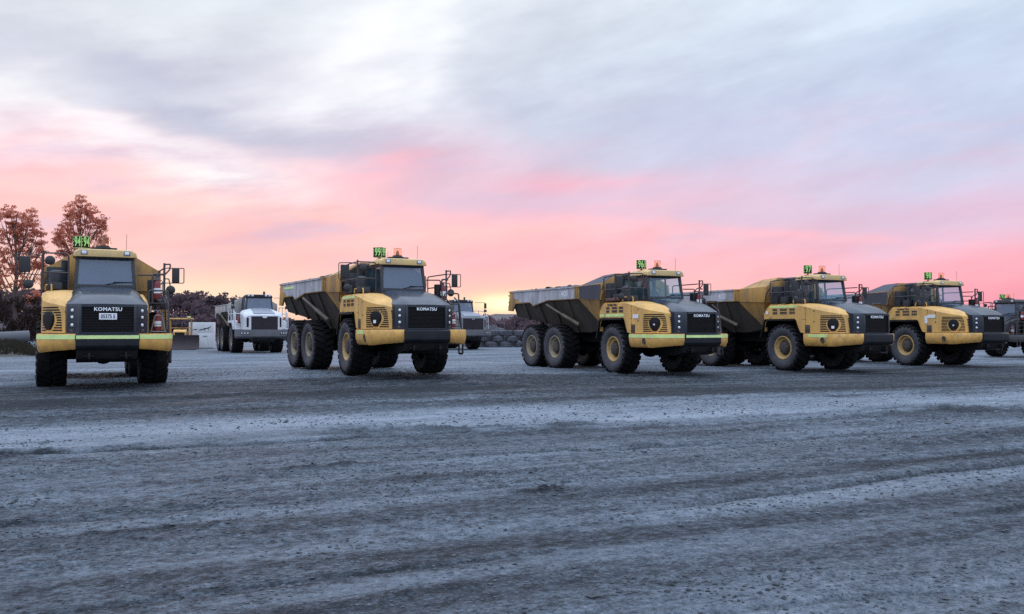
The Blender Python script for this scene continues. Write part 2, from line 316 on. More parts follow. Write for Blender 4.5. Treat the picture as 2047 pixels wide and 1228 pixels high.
# ------------------------------------------------------------------ numpy noise and the ground's height
_T = np.random.default_rng(3).random((256, 256))
def vnoise(x, y):
    xi = np.floor(x).astype(int); yi = np.floor(y).astype(int); fx = x - xi; fy = y - yi
    fx = fx * fx * (3 - 2 * fx); fy = fy * fy * (3 - 2 * fy)
    a = _T[xi & 255, yi & 255]; b = _T[(xi + 1) & 255, yi & 255]; c = _T[xi & 255, (yi + 1) & 255]; d = _T[(xi + 1) & 255, (yi + 1) & 255]
    return (a * (1 - fx) + b * fx) * (1 - fy) + (c * (1 - fx) + d * fx) * fy - .5
def fbm(x, y, o=4, g=.5):
    s = 0; a = 1.0
    for k in range(o): s = s + a * vnoise(x * 2 ** k + 17.3 * k, y * 2 ** k + 9.1 * k); a *= g
    return s
TRK = {'94': (-11.57, 24.60, -63.0, 0.0, 0.0), '99': (-3.97, 28.97, -63.5, .10, 3.5), '96': (5.13, 32.29, -65.7, -.05, 3.5),
       '97': (12.05, 34.80, -63.7, -.06, 0.0), '98': (18.96, 39.20, -68.1, -.05, 0.0)}
CS, SN = math.cos(R(24)), math.sin(R(24))
ARCS = ((9.0, 28.5, 13.2), (9.0, 28.5, 15.9), (16.5, 33.0, 15.0), (16.5, 33.0, 17.7), (-26, 30, 21.5), (-26, 30, 24.2))
CHURN = ((-1.7, 13.6, 1.9, .75, .9), (.6, 14.3, .9, .5, .7), (-5.4, 11.6, 3.4, .55, .75), (-7.2, 10.2, 2.6, .4, .5), (-.9, 9.4, .5, .18, .8), (.25, 8.6, .25, .12, 1.0), (-2.2, 10.1, .8, .15, .8), (8.5, 17.4, 2.2, .5, .6), (10.5, 14.6, 1.8, .3, .5), (-8.5, 19.5, 3.0, .9, .6), (4.5, 22.5, 4.0, 1.0, .4), (-3, 22.0, 3.5, 1.1, .5), (5.5, 8.2, 2.2, .16, .7), (3.0, 5.6, 1.3, .14, .6), (-3.6, 6.6, 2.4, .14, .7), (-1.0, 5.1, 1.6, .12, .6), (1.5, 11.8, 2.0, .2, .5), (6.5, 11.4, 2.0, .2, .5))
def churn_mask(x, y):
    v = 0
    for cx, cy, a, b, k in CHURN:
        dx, dy = x - cx, y - cy; p = (dx * CS + dy * SN) / a; q = (-dx * SN + dy * CS) / b
        v = v + k * np.exp(-(p * p + q * q))
    return np.clip(v * np.clip(.75 + 2.2 * fbm(x * 1.1 + 40, y * 1.1, 3, .6), 0, 1.5), 0, 1)
def grooves(s, t):
    v = 0
    for t0, wd, dp in ((13.05, .10, .06), (12.62, .09, .05), (14.9, .11, .05), (8.45, .06, .04), (7.6, .05, .04), (6.95, .05, .04), (6.3, .05, .04), (5.35, .045, .04), (4.75, .05, .04), (4.1, .04, .035), (10.3, .07, .04), (11.5, .08, .05), (16.4, .12, .05)):
        tt = t + .55 * np.sin(s * .13 + t0 * 3) + .10 * np.sin(s * .55 + t0) + .05 * fbm(s * 2, t * 2, 2) - t0
        v = v + dp * np.exp(-(tt / wd) ** 2) * np.clip(-.1 + 3.4 * fbm(s * .13 + t0 * 7, t * .05 + t0, 2), 0, 1)
    return v
def lug_field(x, y, s, t):
    # lug imprints of passing trucks: along the haul road, and turning out of the parked row
    lug = 0
    def pressed(tt, ss, wd, k):
        e = np.clip(1 - np.abs(tt / wd) ** 4, 0, 1); rim_ = np.exp(-((np.abs(tt) - wd * 1.15) / .10) ** 2)
        vis = np.clip(.55 + 2.4 * fbm(ss * .2 + k, tt * .2 + k, 2), 0, 1)
        tread = np.clip(2.5 * np.sin(2 * math.pi * (ss / .30 + np.abs(tt) * .9)), -1, 1) if k > 8.5 or k < 0 else 0
        return vis * (-.016 * e + .012 * rim_ + .007 * e * tread)
    for t0, wd in ((12.1, .42), (15.4, .40), (17.6, .4), (6.2, .38), (7.9, .36)):
        lug = lug + pressed(t + .45 * np.sin(s * .11 + t0) - t0, s, wd, t0)
    for cx, cy, rad in ARCS:
        q = np.hypot(x - cx, y - cy); an = np.arctan2(y - cy, x - cx)
        lug = lug + pressed(q - rad, an * rad, .38, cx) * (y < 27)
    return lug
def ground_h(x, y):
    x = np.asarray(x, float); y = np.asarray(y, float)
    w = 1e-3; z = 0
    for k, (tx, ty, a, tz, _) in TRK.items():
        g = np.exp(-((x - tx) ** 2 + (y - ty) ** 2) / (2 * 4.5 ** 2)); z = z + g * tz; w = w + g
    base = z / (w + .15)
    s = x * CS + y * SN; t = -x * SN + y * CS
    r = np.hypot(x, y); near = np.clip(1 - (r - 30) / 40, 0, 1)
    tw = t + .5 * fbm(s * .06, t * .15, 3)
    ruts = .040 * fbm(s * .05, tw * 1.1, 3) + .030 * fbm(s * .16 + 5, tw * 2.6, 3)
    rough = np.clip(.5 + 1.6 * fbm(s * .09 + 3, t * .22 + 8, 2), .1, 1.3)
    lumps = .038 * rough * fbm(x * 1.9, y * 1.9, 4, .6) + .034 * rough * fbm(x * 6, y * 6, 3, .6)
    lug = lug_field(x, y, s, t)
    lug = lug - grooves(s, t)
    ch = churn_mask(x, y)
    lug = lug + ch * (.075 * np.abs(fbm(x * 3.1, y * 3.1, 3, .6)) + .05 * fbm(x * 9, y * 9, 2))
    drop = -np.clip((r - 55) / 400, 0, 1) * 1.0
    return base + near * (ruts + lumps + lug) + drop

def link_mesh(name, co, faces, mats, smooth=True):
    me = bpy.data.meshes.new(name); nv = len(co); nf = len(faces); k = faces.shape[1]
    me.vertices.add(nv); me.vertices.foreach_set('co', np.asarray(co, np.float32).ravel())
    me.loops.add(nf * k); me.loops.foreach_set('vertex_index', faces.astype(np.int32).ravel())
    me.polygons.add(nf); me.polygons.foreach_set('loop_start', np.arange(0, nf * k, k, dtype=np.int32))
    me.polygons.foreach_set('use_smooth', np.full(nf, smooth)); me.update(calc_edges=True); me.validate()
    for q in mats: me.materials.append(q)
    return me
def ground_material():
    ma = bpy.data.materials.new('trampled_dirt'); ma.use_nodes = True; nt = ma.node_tree; b = nt.nodes['Principled BSDF']; L = nt.links
    b.inputs['Specular IOR Level'].default_value = .25
    def nd(t, **k):
        n = nt.nodes.new(t)
        for a, c in k.items(): setattr(n, a, c)
        return n
    def put(s, v):
        if isinstance(v, bpy.types.NodeSocket): L.new(v, s)
        else: s.default_value = v
    def m(op, a, b_=None, c=None, clamp=False):
        n = nd('ShaderNodeMath', operation=op, use_clamp=clamp); put(n.inputs[0], a)
        if b_ is not None: put(n.inputs[1], b_)
        if c is not None: put(n.inputs[2], c)
        return n.outputs[0]
    geo = nd('ShaderNodeNewGeometry'); vr = nd('ShaderNodeVectorRotate', rotation_type='Z_AXIS'); L.new(geo.outputs['Position'], vr.inputs['Vector']); vr.inputs['Angle'].default_value = -R(24)
    sp = nd('ShaderNodeSeparateXYZ'); L.new(vr.outputs[0], sp.inputs[0]); T = sp.outputs[1]
    def noise(scale, sx, detail=6, rough=.6, off=0):
        mp = nd('ShaderNodeMapping'); L.new(vr.outputs[0], mp.inputs[0]); mp.inputs['Scale'].default_value = (sx, 1, 1); mp.inputs['Location'].default_value = (off, off, 0)
        n = nd('ShaderNodeTexNoise'); L.new(mp.outputs[0], n.inputs['Vector']); n.inputs['Scale'].default_value = scale; n.inputs['Detail'].default_value = detail; n.inputs['Roughness'].default_value = rough
        return n.outputs[0]
    big = noise(.42, .14, 5, .6); med = noise(1.6, .10, 6, .62, 4); patch = noise(.5, .6, 6, .65, 9); fine = noise(9, .7, 8, .7, 2); grit = noise(30, .8, 6, .78)
    v = m('MULTIPLY_ADD', m('SUBTRACT', big, .5), .75, .47)
    v = m('MULTIPLY_ADD', m('SUBTRACT', med, .5), .85, v)
    v = m('MULTIPLY_ADD', m('SUBTRACT', patch, .5), .55, v)
    v = m('MULTIPLY_ADD', m('SUBTRACT', fine, .5), 1.25, v)
    v = m('MULTIPLY_ADD', m('SUBTRACT', grit, .5), 1.5, v)
    def band(t0, w, amp, soft):
        d = m('ABSOLUTE', m('SUBTRACT', m('ADD', T, m('MULTIPLY', m('SUBTRACT', big, .5), 2.0)), t0))
        e = nd('ShaderNodeMapRange', interpolation_type='SMOOTHSTEP'); put(e.inputs[0], d); e.inputs[1].default_value = w; e.inputs[2].default_value = w + soft; e.inputs[3].default_value = amp; e.inputs[4].default_value = 0
        return e.outputs[0]
    for args in ((17.3, .5, -.14, 1.0), (22.5, 3.4, -.34, 2.6), (11.4, .5, -.12, 1.0), (36, 2.5, .06, 3.0), (9.0, .4, -.12, .6), (7.3, .15, -.20, .35), (5.9, .18, -.20, .35), (4.7, .1, -.16, .3)):  # widest dark band paints in the shade before and under the truck row
        v = m('ADD', v, band(*args))
    fade = nd('ShaderNodeMapRange', interpolation_type='SMOOTHSTEP'); put(fade.inputs[0], sp.outputs[0]); fade.inputs[1].default_value = 2; fade.inputs[2].default_value = 14; fade.inputs[3].default_value = 1; fade.inputs[4].default_value = .42
    v = m('ADD', v, m('MULTIPLY', band(14.0, .8, .29, 1.6), fade.outputs[0]))
    pr_ = nd('ShaderNodeAttribute', attribute_name='pressed'); v = m('MULTIPLY_ADD', pr_.outputs['Fac'], .11, v)
    r = nd('ShaderNodeValToRGB'); put(r.inputs[0], v); e = r.color_ramp.elements
    for k, (p, c) in enumerate(((.05, (.014, .018, .023)), (.27, (.058, .070, .086)), (.52, (.140, .168, .200)), (1.0, (.31, .35, .40)))):
        if k > 1: e.new(.5)
        e[k].position = p; e[k].color = (*c, 1)
    # warm brown mud patches
    brown = noise(.23, .5, 4, .6, 21); br = nd('ShaderNodeMapRange'); put(br.inputs[0], brown); br.inputs[1].default_value = .52; br.inputs[2].default_value = .72; br.inputs[4].default_value = .55
    mx = nd('ShaderNodeMix', data_type='RGBA', blend_type='MULTIPLY'); put(mx.inputs[0], br.outputs[0]); put(mx.inputs[6], r.outputs[0]); mx.inputs[7].default_value = (1.02, .97, .92, 1)
    L.new(mx.outputs[2], b.inputs['Base Color'])
    b.inputs['Roughness'].default_value = .82
    at_ = nd('ShaderNodeAttribute', attribute_name='churn_and_groove'); L.new(m('SUBTRACT', v, m('MULTIPLY', at_.outputs['Fac'], m('MULTIPLY_ADD', fine, 1.4, -.35))), r.inputs[0])
    hgt = m('ADD', m('MULTIPLY', fine, .09), m('MULTIPLY', grit, .026))
    bp = nd('ShaderNodeBump'); bp.inputs['Strength'].default_value = .9; bp.inputs['Distance'].default_value = 1.0; put(bp.inputs['Height'], hgt); L.new(bp.outputs[0], b.inputs['Normal'])
    return ma
M['dirt'] = ground_material()
def make_ground():
    dense = np.linspace(R(-40), R(40), 760); coarse = np.linspace(R(40), R(320), 90)[1:-1]
    ang = np.concatenate([dense, coarse]); na = len(ang)
    rad = np.concatenate([[.4, 1, 1.8, 2.6], np.geomspace(3.2, 58, 620), np.geomspace(59.5, 4500, 70)]); nr = len(rad)
    A, Rr = np.meshgrid(ang, rad); X = Rr * np.sin(A); Y = Rr * np.cos(A); Z = ground_h(X, Y)
    co = np.stack([X, Y, Z], -1).reshape(-1, 3); i = np.arange(nr - 1)[:, None]; j = np.arange(na)[None, :]; j2 = (j + 1) % na
    f = np.stack([i * na + j, i * na + j2, (i + 1) * na + j2, (i + 1) * na + j], -1).reshape(-1, 4)
    me = link_mesh('ground', co, f, [M['dirt']]); me.attributes.new('churn_and_groove', 'FLOAT', 'POINT').data.foreach_set('value', (churn_mask(co[:, 0], co[:, 1]) + 14 * grooves(co[:, 0] * CS + co[:, 1] * SN, -co[:, 0] * SN + co[:, 1] * CS)).astype(np.float32))  # churned soil, plus darkening painted down into the grooves
    gs, gt = co[:, 0] * CS + co[:, 1] * SN, -co[:, 0] * SN + co[:, 1] * CS
    me.attributes.new('pressed', 'FLOAT', 'POINT').data.foreach_set('value', np.clip(lug_field(co[:, 0], co[:, 1], gs, gt) / .03, -1.6, 1.2).astype(np.float32))
    o = obj('ground', me, kind='structure')
    return o
make_ground()
def make_gravel(n=44000):
    D = 4.2 * (34 / 4.2) ** (RNG.random(n) ** .8); a = RNG.uniform(R(-36), R(36), n); x = D * np.sin(a); y = D * np.cos(a)
    keep = RNG.random(n) < np.clip(.42 + 1.5 * fbm(x * .55 + 60, y * .9, 3, .6), .03, 1); x = x[keep]; y = y[keep]; D = D[keep]; n = len(x)
    s = .005 + .018 * RNG.random(n) ** 4 + .0012 * D * RNG.random(n) ** 2; s *= .72; s[:60] *= 2.4
    z = ground_h(x, y) + s * .3
    base = np.array([[1, 0, 0], [-1, 0, 0], [0, 1, 0], [0, -1, 0], [0, 0, .7], [0, 0, -.7]], float)
    v = base[None] * (1 + .5 * (RNG.random((n, 6, 1)) - .5)) + .35 * (RNG.random((n, 6, 3)) - .5)
    v = v * s[:, None, None] * np.array([1.25, 1.0, .8]) + np.stack([x, y, z], -1)[:, None]
    tri = np.array([[0, 2, 4], [2, 1, 4], [1, 3, 4], [3, 0, 4], [2, 0, 5], [1, 2, 5], [3, 1, 5], [0, 3, 5]])
    f = (np.arange(n)[:, None, None] * 6 + tri).reshape(-1, 3)
    obj('gravel', link_mesh('gravel', v.reshape(-1, 3), f, [mat('gravel_stone', (.022, .025, .03), .9, dirt=(.24, .26, .29), dirt_amt=.6, scale=1.6)], False), kind='stuff', label='loose stones and clods scattered over the grey dirt yard')
make_gravel()
def hgt(x, y): return float(ground_h(np.array([x]), np.array([y]))[0])

# ------------------------------------------------------------------ wheels
def tyre_mb(Ro=.925, W=.74, lugs=24, lug_h=.06):
    b = MB(); h = W / 2; r0 = Ro - lug_h
    prof = [(.455, -h + .10), (.50, -h + .055), (.60, -h + .012), (.70, -h), (.79, -h + .012), (r0 - .03, -h + .045), (r0, -h + .11), (r0 + .004, 0), (r0, h - .11), (r0 - .03, h - .045), (.79, h - .012), (.70, h), (.60, h - .012), (.50, h - .055), (.455, h - .10), (.455, -h + .10)]
    b.lathe([(r_ * Ro / .925 if False else r_, y) for r_, y in prof], n=64, mis=[1, 1, 1, 1, 1, 0, 0, 0, 0, 1, 1, 1, 1, 1, 0])
    for sd in (-1, 1):
        for i in range(lugs):
            a0 = 2 * math.pi * (i + (.5 if sd > 0 else 0)) / lugs; w = 2 * math.pi / lugs * .31
            def pt(a, y, r_): return (r_ * math.cos(a), y * sd, r_ * math.sin(a))
            rows = []
            for (y, rt, sk, wf) in ((.03, Ro, -.10, .75), (h * .55, Ro, -.02, .9), (h - .03, Ro - .012, .05, 1.0), (h + .004, Ro - .085, .05, .9)):
                a = a0 + sk; ww = w * wf
                rows.append([pt(a - ww, y, r0 - .07), pt(a - ww * .9, y, rt), pt(a + ww * .9, y, rt), pt(a + ww, y, r0 - .07)])
            b.grid(rows, 0); b.add(rows[0], [(0, 1, 2, 3)]); b.add(rows[-1], [(3, 2, 1, 0)])
    return b
def rim_mb(sd):
    b = MB(); h = .27
    b.lathe([(.47, sd * h), (.462, sd * (h + .035)), (.43, sd * (h + .04)), (.405, sd * (h + .01)), (.39, sd * (h - .05)), (.345, sd * (h - .075)), (.305, sd * (h - .08)), (.29, sd * (h - .13)), (.29, sd * -.2)], n=40)
    for i in range(18):
        a = 2 * math.pi * i / 18; b.lathe([(.0, sd * (h - .05)), (.014, sd * (h - .05)), (.014, sd * (h - .085))], (.325 * math.cos(a), 0, .325 * math.sin(a)), n=6)
    return b
def hub_mb(sd):
    b = MB(); h = .27
    b.lathe([(.288, sd * (h - .12)), (.26, sd * (h - .10)), (.235, sd * (h - .08)), (.225, sd * (h - .01)), (.17, sd * (h + .02)), (.06, sd * (h + .025)), (0, sd * (h + .025))], n=28)
    for i in range(8):
        a = 2 * math.pi * i / 8; b.lathe([(0, sd * (h + .03)), (.016, sd * (h + .03)), (.016, sd * h)], (.195 * math.cos(a), 0, .195 * math.sin(a)), n=6)
    return b
def wheel(parent, x, y, z, sd, rear=False, rot=0.0, rimmat=None):
    w = obj('wheel', None, parent, loc=(x, y, z)); w.empty_display_size = .3
    part('tyre', 'tyre', tyre_mb, [M['rubber'], M['sidewall']], w, rot=(0, rot, 0))
    rm = rimmat or ('rimdusty' if rear else 'rimyellow')
    part('rim', 'rim%s%d' % (rm, sd), lambda: rim_mb(sd), M[rm], w)
    part('hub', 'hub%d' % sd, lambda: hub_mb(sd), M['hub'], w)
    return w

# ------------------------------------------------------------------ the yellow articulated dump truck
def arc_path(pts, n=60):
    """dense polyline with arc length"""
    P = bend([(p[0], p[1], 0) for p in pts], .5, 10); return P
COWL = [(-.85, -1.5), (1.15, -1.52), (1.62, -1.51), (2.14, -1.44), (2.48, -1.20), (2.66, -.98), (2.74, -.86)]
COWLP = bend([(x, y, 0) for x, y in COWL], .35, 6)
def cowl_z(x, y):
    xs = [-.85, .75, 1.3, 1.8, 2.2, 2.5, 2.75]; zs = [2.56, 2.56, 2.46, 2.35, 2.27, 2.21, 2.13]
    zt = [2.66, 2.65, 2.60, 2.52, 2.44, 2.34, 2.16]
    return float(np.interp(x, xs, zs)), float(np.interp(x, xs, zt))
def cowl_at(s):
    """point and outward normal at arc length s measured along the outer wall from the panel seam at x = 1.15"""
    P = COWLP; k0 = min(range(len(P)), key=lambda i: abs(P[i].x - .98)); acc = -(.98 - P[k0].x) * -1
    acc = 0; s = s - (P[k0].x - .98)
    for i in range(k0, len(P) - 1):
        d = (P[i + 1] - P[i]).length
        if acc + d >= s or i == len(P) - 2:
            t = (P[i + 1] - P[i]).normalized(); p = P[i] + t * (s - acc); return p, Vector((t.y, -t.x, 0))
        acc += d
def cowl_mb():
    b = MB(); rows = []
    pl = [p for p in COWLP]
    xs = []
    # rear part: insert extra stations for the wheel arch opening
    pts = [(-1.12, -1.5, 0)] + [(-1.02, -1.5, 0), (-.85, -1.5, 0), (-.4, -1.5, 0), (.1, -1.5, 0), (.52, -1.505, 0), (.62, -1.51, 0), (.86, -1.515, 0)] + [tuple(p) for p in pl if p.x > .95]
    for (x, y, _) in pts:
        zs, zt = cowl_z(x, y)
        if x < -1.0: zb = 1.55 if x < -1.1 else 1.9
        elif x < .55: zb = 2.03
        elif x < .7: zb = 1.95
        elif x < .9: zb = 1.52
        else: zb = 1.49
        if x <= -1.1: zs, zt = 2.26, 2.28
        elif x < -1.0: zs, zt = 2.42, 2.46
        n_in = -.78
        k = .10
        yi = y + k * (1 if y < -1 else .6)
        rows.append([(x, y, zb), (x, y, (zb + zs) / 2), (x, y, zs), (x - .015, yi, (zs * .35 + zt * .65)), (x - .03, (yi + n_in) / 2, zt), (x - .03, max(yi + .02, n_in), zt)])
    b.grid(rows)
    # closing wall at the rear and the inner edge
    b.add([rows[2][2], rows[2][3], rows[2][4], rows[2][5], (-.85, -.78, 2.03), (-.85, -1.5, 2.03)], [(0, 1, 2, 3, 4, 5)])
    b.add([rows[0][0], rows[0][2], (-1.12, -1.35, 2.26), (-1.12, -1.35, 1.55)], [(0, 1, 2, 3)])
    return b
def slot_strip(b, s0, s1, z0, z1, off=.006):
    n = max(2, int((s1 - s0) / .06)); up = []; lo = []
    for i in range(n + 1):
        p, nn = cowl_at(s0 + (s1 - s0) * i / n); q = p + nn * off; up.append((q.x, q.y, z1)); lo.append((q.x, q.y, z0))
    b.grid([lo, up])
    return b
COVER_S = 1.36
def vent_mb():
    b = MB(); H0, dz, L0, R0 = 2.115, .064, .86, 1.74
    slot_strip(b, L0 + .03, R0 - .06, H0, H0 + .036); slot_strip(b, L0 + .02, R0 - .02, H0 - dz, H0 - dz + .036)
    for i in range(2, 10):
        z = H0 - dz * i; hw = [.0, .0, .14, .205, .24, .25, .24, .21, .16, .11][i]
        slot_strip(b, L0, max(L0 + .06, COVER_S - hw - .01), z, z + .036)
        slot_strip(b, COVER_S + hw + .03, R0 + .007 * i, z, z + .036)
        s_ = 1.85 + .010 * i; slot_strip(b, s_, s_ + .05, z + .02, z + .058)
    return b
def seam_mb():
    b = MB()
    slot_strip(b, .16, .172, 1.50, 2.50); slot_strip(b, -.02, .16, 2.0, 2.008)
    for z in (1.58, 1.8, 2.02, 2.24, 2.42): slot_strip(b, .10, .125, z, z + .025)
    for z in (2.3, 1.9): slot_strip(b, .55, .60, z, z + .05)
    return b
def filter_cover_mb():
    b = MB(); c, n = cowl_at(COVER_S); u = Vector((-n.y, n.x, 0)); z0 = 1.80
    shape = [(-.10, .235), (.10, .235), (.19, .14), (.205, 0), (.17, -.10), (.075, -.235), (-.075, -.235), (-.17, -.10), (-.205, 0), (-.19, .14)]
    def ring(k, o): return [c + u * (p * k) + Vector((0, 0, z0 + q * k)) + n * o for p, q in shape]
    rows = [ring(1.0, -.09), ring(1.0, .015), ring(.92, .045), ring(.45, .06)]
    m_ = len(shape)
    for a, d in zip(rows, rows[1:]): b.add(list(a) + list(d), [(i, (i + 1) % m_, m_ + (i + 1) % m_, m_ + i) for i in range(m_)])
    b.add(rows[-1], [tuple(range(m_))])
    return b
SIDE_VENTS = ((-.62, -.38), (-.22, .16), (.28, .58))
def side_vent_mb(x0, x1):
    b = MB(); b.box(x0 - .012, x1 + .012, -1.512, -1.49, 2.228, 2.457, 1)
    for z0 in (2.24, 2.36):
        k = 3 if x1 - x0 < .33 else 4
        for i in range(k):
            w = (x1 - x0) / k; b.box(x0 + i * w + .008, x0 + (i + 1) * w - .008, -1.522, -1.50, z0, z0 + .085)
    return b
BUMP = [(1.10, -1.60), (2.42, -1.60), (2.66, -1.50), (3.20, -.735)]
BUMPP = bend([(x, y, 0) for x, y in BUMP], .28, 6)
def bumper_corner_mb():
    b = MB(); rows = []
    for p in BUMPP:
        c = Vector((2.0, -.3, 0)); d = Vector((0, 1, 0)) if p.x < 2.3 else (Vector((-.83, .56, 0)))
        zb = 1.0 + (.09 if p.x > 2.6 else 0) * min(1, (p.x - 2.6) / .5)
        i1 = p + d * .30
        i2 = p + d * .10
        rows.append([(i1.x, i1.y, 1.47), (p.x + d.x * .02, p.y + d.y * .02, 1.47), (p.x, p.y, 1.44), (p.x, p.y, zb + .20), (p.x + d.x * .05, p.y + d.y * .05, zb + .05), (i2.x, i2.y, zb), (i1.x, i1.y, zb + .05)])
    b.grid(rows)
    for r_ in (rows[0], rows[-1]): b.add(r_, [tuple(range(len(r_)))])
    return b
def strip_path_mb(P, z0, z1, off):
    b = MB(); lo = []; hi = []
    for i, p in enumerate(P):
        a = P[max(0, i - 1)]; c = P[min(len(P) - 1, i + 1)]; t = (c - a).normalized(); n = Vector((t.y, -t.x, 0)); q = p + n * off
        lo.append((q.x, q.y, z0)); hi.append((q.x, q.y, z1))
    b.grid([lo, hi]); return b
def hood_mb():
    b = MB(); rows = []
    for (x, zc, hw, zs, hs, zb) in ((1.02, 2.74, .62, 2.66, .76, 2.2), (1.5, 2.70, .62, 2.58, .80, 2.1), (2.0, 2.62, .63, 2.45, .84, 2.0), (2.45, 2.52, .64, 2.32, .89, 1.9), (2.75, 2.41, .65, 2.25, .93, 1.8), (2.95, 2.30, .64, 2.21, .93, 1.8), (3.10, 2.215, .62, 2.15, .90, 1.9)):
        hx = x - max(0, (x - 2.6)) * .35
        rows.append([(hx, -hs, zb), (hx, -hs, zs), (x, -hw, zc - .015), (x, -hw + .14, zc), (x, -.2, zc + .008), (x, .2, zc + .008), (x, hw - .14, zc), (x, hw, zc - .015), (hx, hs, zs), (hx, hs, zb)])
    b.grid(rows)
    b.add([(x - .0, y, z) for x, y, z in rows[0]], [tuple(range(10))])
    return b
FASC = [(2.74, -.955), (2.90, -.93), (3.06, -.70), (3.14, -.655)]
def fascia_mb():
    b = MB()
    for sd in (-1, 1):
        rows = [[(x, sd * abs(y), 1.475), (x + .01, sd * abs(y), 1.85), (x, sd * abs(y), 2.15), (x - .03, sd * abs(y), 2.22)] for x, y in FASC] + [[(3.145, sd * .60, 1.475), (3.155, sd * .60, 1.85), (3.145, sd * .60, 2.15), (3.115, sd * .60, 2.22)]]
        b.grid(rows)
    b.box(3.05, 3.165, -.60, .60, 2.145, 2.215); b.box(3.05, 3.165, -.60, .60, 1.475, 1.515)
    return b
def grille_mb():
    b = MB(); b.box(3.02, 3.085, -.60, .60, 1.515, 2.145)
    for i in range(15):
        z = 1.545 + i * .040; b.box(3.085, 3.135, -.58, .58, z, z + .016, rot=None)
    for y in (-.595, .58): b.box(3.08, 3.15, y, y + .015, 1.515, 2.145)
    return b
def headlight_mb():
    b = MB(); b.lathe([(.062, -.03), (.062, .012), (.052, .018), (.046, .008)], axis='x', n=20, mi=1); b.lathe([(.046, .008), (.03, .018), (0, .022)], axis='x', n=20); return b
def bumper_mb():
    b = MB(); b.prism([(2.85, 1.47), (3.22, 1.47), (3.27, 1.43), (3.27, 1.17), (3.20, 1.08), (2.85, 1.08)], 'y', -.725, .725); return b
def underguard_mb():
    b = MB(); b.prism([(3.12, 1.075), (3.06, .84), (2.6, .74), (1.4, .70), (1.4, 1.1)], 'y', -.70, .70)
    for y in (-.42, .42):
        b.box(3.02, 3.16, y - .13, y + .13, .90, .93); b.box(3.06, 3.2, y - .03, y + .03, .84, 1.0)
    return b
def chassis_front_mb():
    b = MB()
    for y in (-.55, .43): b.box(-1.1, 3.0, y, y + .12, .95, 1.45)
    b.box(-.9, 2.6, -.42, .42, .85, 1.75); b.box(.9, 2.9, -.80, .80, 1.05, 2.0); b.box(-.9, .9, -.72, .72, 1.55, 2.0)
    b.tube([(0, -1.1, .9), (0, 1.1, .9)], .16, 12); b.lathe([(0, -.34), (.2, -.3), (.30, -.12), (.30, .12), (.2, .3), (0, .34)], (0, 0, .9), 'x', 16)
    for y in (-.75, .75): b.tube([(.35, y, 1.5), (.1, y, .95)], .07, 10)
    b.box(-1.35, -1.0, -.28, .28, .8, 1.25)
    return b
def fender_mb(sd):
    b = MB(); y0, y1 = -1.56, -.9
    out = [(-1.34, 1.30), (-1.10, 1.98), (-1.02, 2.045), (.56, 2.045), (.64, 1.98), (.96, 1.20)]
    inn = [(.88, 1.20), (.585, 1.945), (.53, 1.965), (-.99, 1.965), (-1.04, 1.945), (-1.26, 1.30)]
    n = len(out)
    for i in range(n - 1):
        q = [out[i], out[i + 1], inn[n - 2 - i], inn[n - 1 - i]]; b.prism(q, 'y', y0, y1)
    b.prism(out, 'y', y1, y1 + .02)
    return b if sd < 0 else b.mirror_y()
def cab_shell_mb():
    b = MB()
    # lower cab walls, floor and bulkhead
    b.box(-.82, 1.0, -.76, .76, 1.98, 2.66)
    b.box(-.82, -.76, -.74, .74, 2.66, 2.86)
    def pillar(x0, y0, z0, x1, y1, z1, w, d): b.add([(x0 - w, y0 - d, z0), (x0 + w, y0 - d, z0), (x0 + w, y0 + d, z0), (x0 - w, y0 + d, z0), (x1 - w, y1 - d, z1), (x1 + w, y1 - d, z1), (x1 + w, y1 + d, z1), (x1 - w, y1 + d, z1)], [(0, 3, 2, 1), (4, 5, 6, 7), (0, 1, 5, 4), (1, 2, 6, 5), (2, 3, 7, 6), (3, 0, 4, 7)])
    for sd in (-1, 1):
        pillar(1.02, sd * .735, 2.62, .90, sd * .68, 3.58, .045, .045); pillar(-.78, sd * .72, 2.6, -.74, sd * .67, 3.58, .06, .05); pillar(-.02, sd * .745, 2.6, -.02, sd * .69, 3.58, .035, .02)
        b.box(-.78, 1.0, sd * .75 - .02, sd * .75 + .02, 2.62, 2.76); b.box(-.76, .9, sd * .69 - .025, sd * .69 + .025, 3.50, 3.58)
    b.box(.985, 1.065, -.75, .75, 2.62, 2.80); b.box(.87, .945, -.70, .70, 3.49, 3.58); b.box(-.80, -.72, -.70, .70, 3.45, 3.58)
    for y in (-.25, .25): b.box(-.79, -.745, y - .03, y + .03, 2.86, 3.46)
    return b
def windscreen_mb():
    b = MB(); b.add([(1.035, -.70, 2.79), (1.035, .70, 2.79), (.915, .64, 3.50), (.915, -.64, 3.50), (1.03, -.70, 2.79), (1.03, .70, 2.79), (.91, .64, 3.50), (.91, -.64, 3.50)], [(0, 1, 2, 3), (7, 6, 5, 4), (0, 4, 5, 1), (2, 6, 7, 3), (1, 5, 6, 2), (0, 3, 7, 4)]); return b
def side_window_mb(x0, x1, sd):
    b = MB(); b.add([(x0, sd * .742, 2.75), (x1, sd * .742, 2.75), (x1, sd * .69, 3.51), (x0, sd * .69, 3.51)], [(0, 1, 2, 3)]); return b
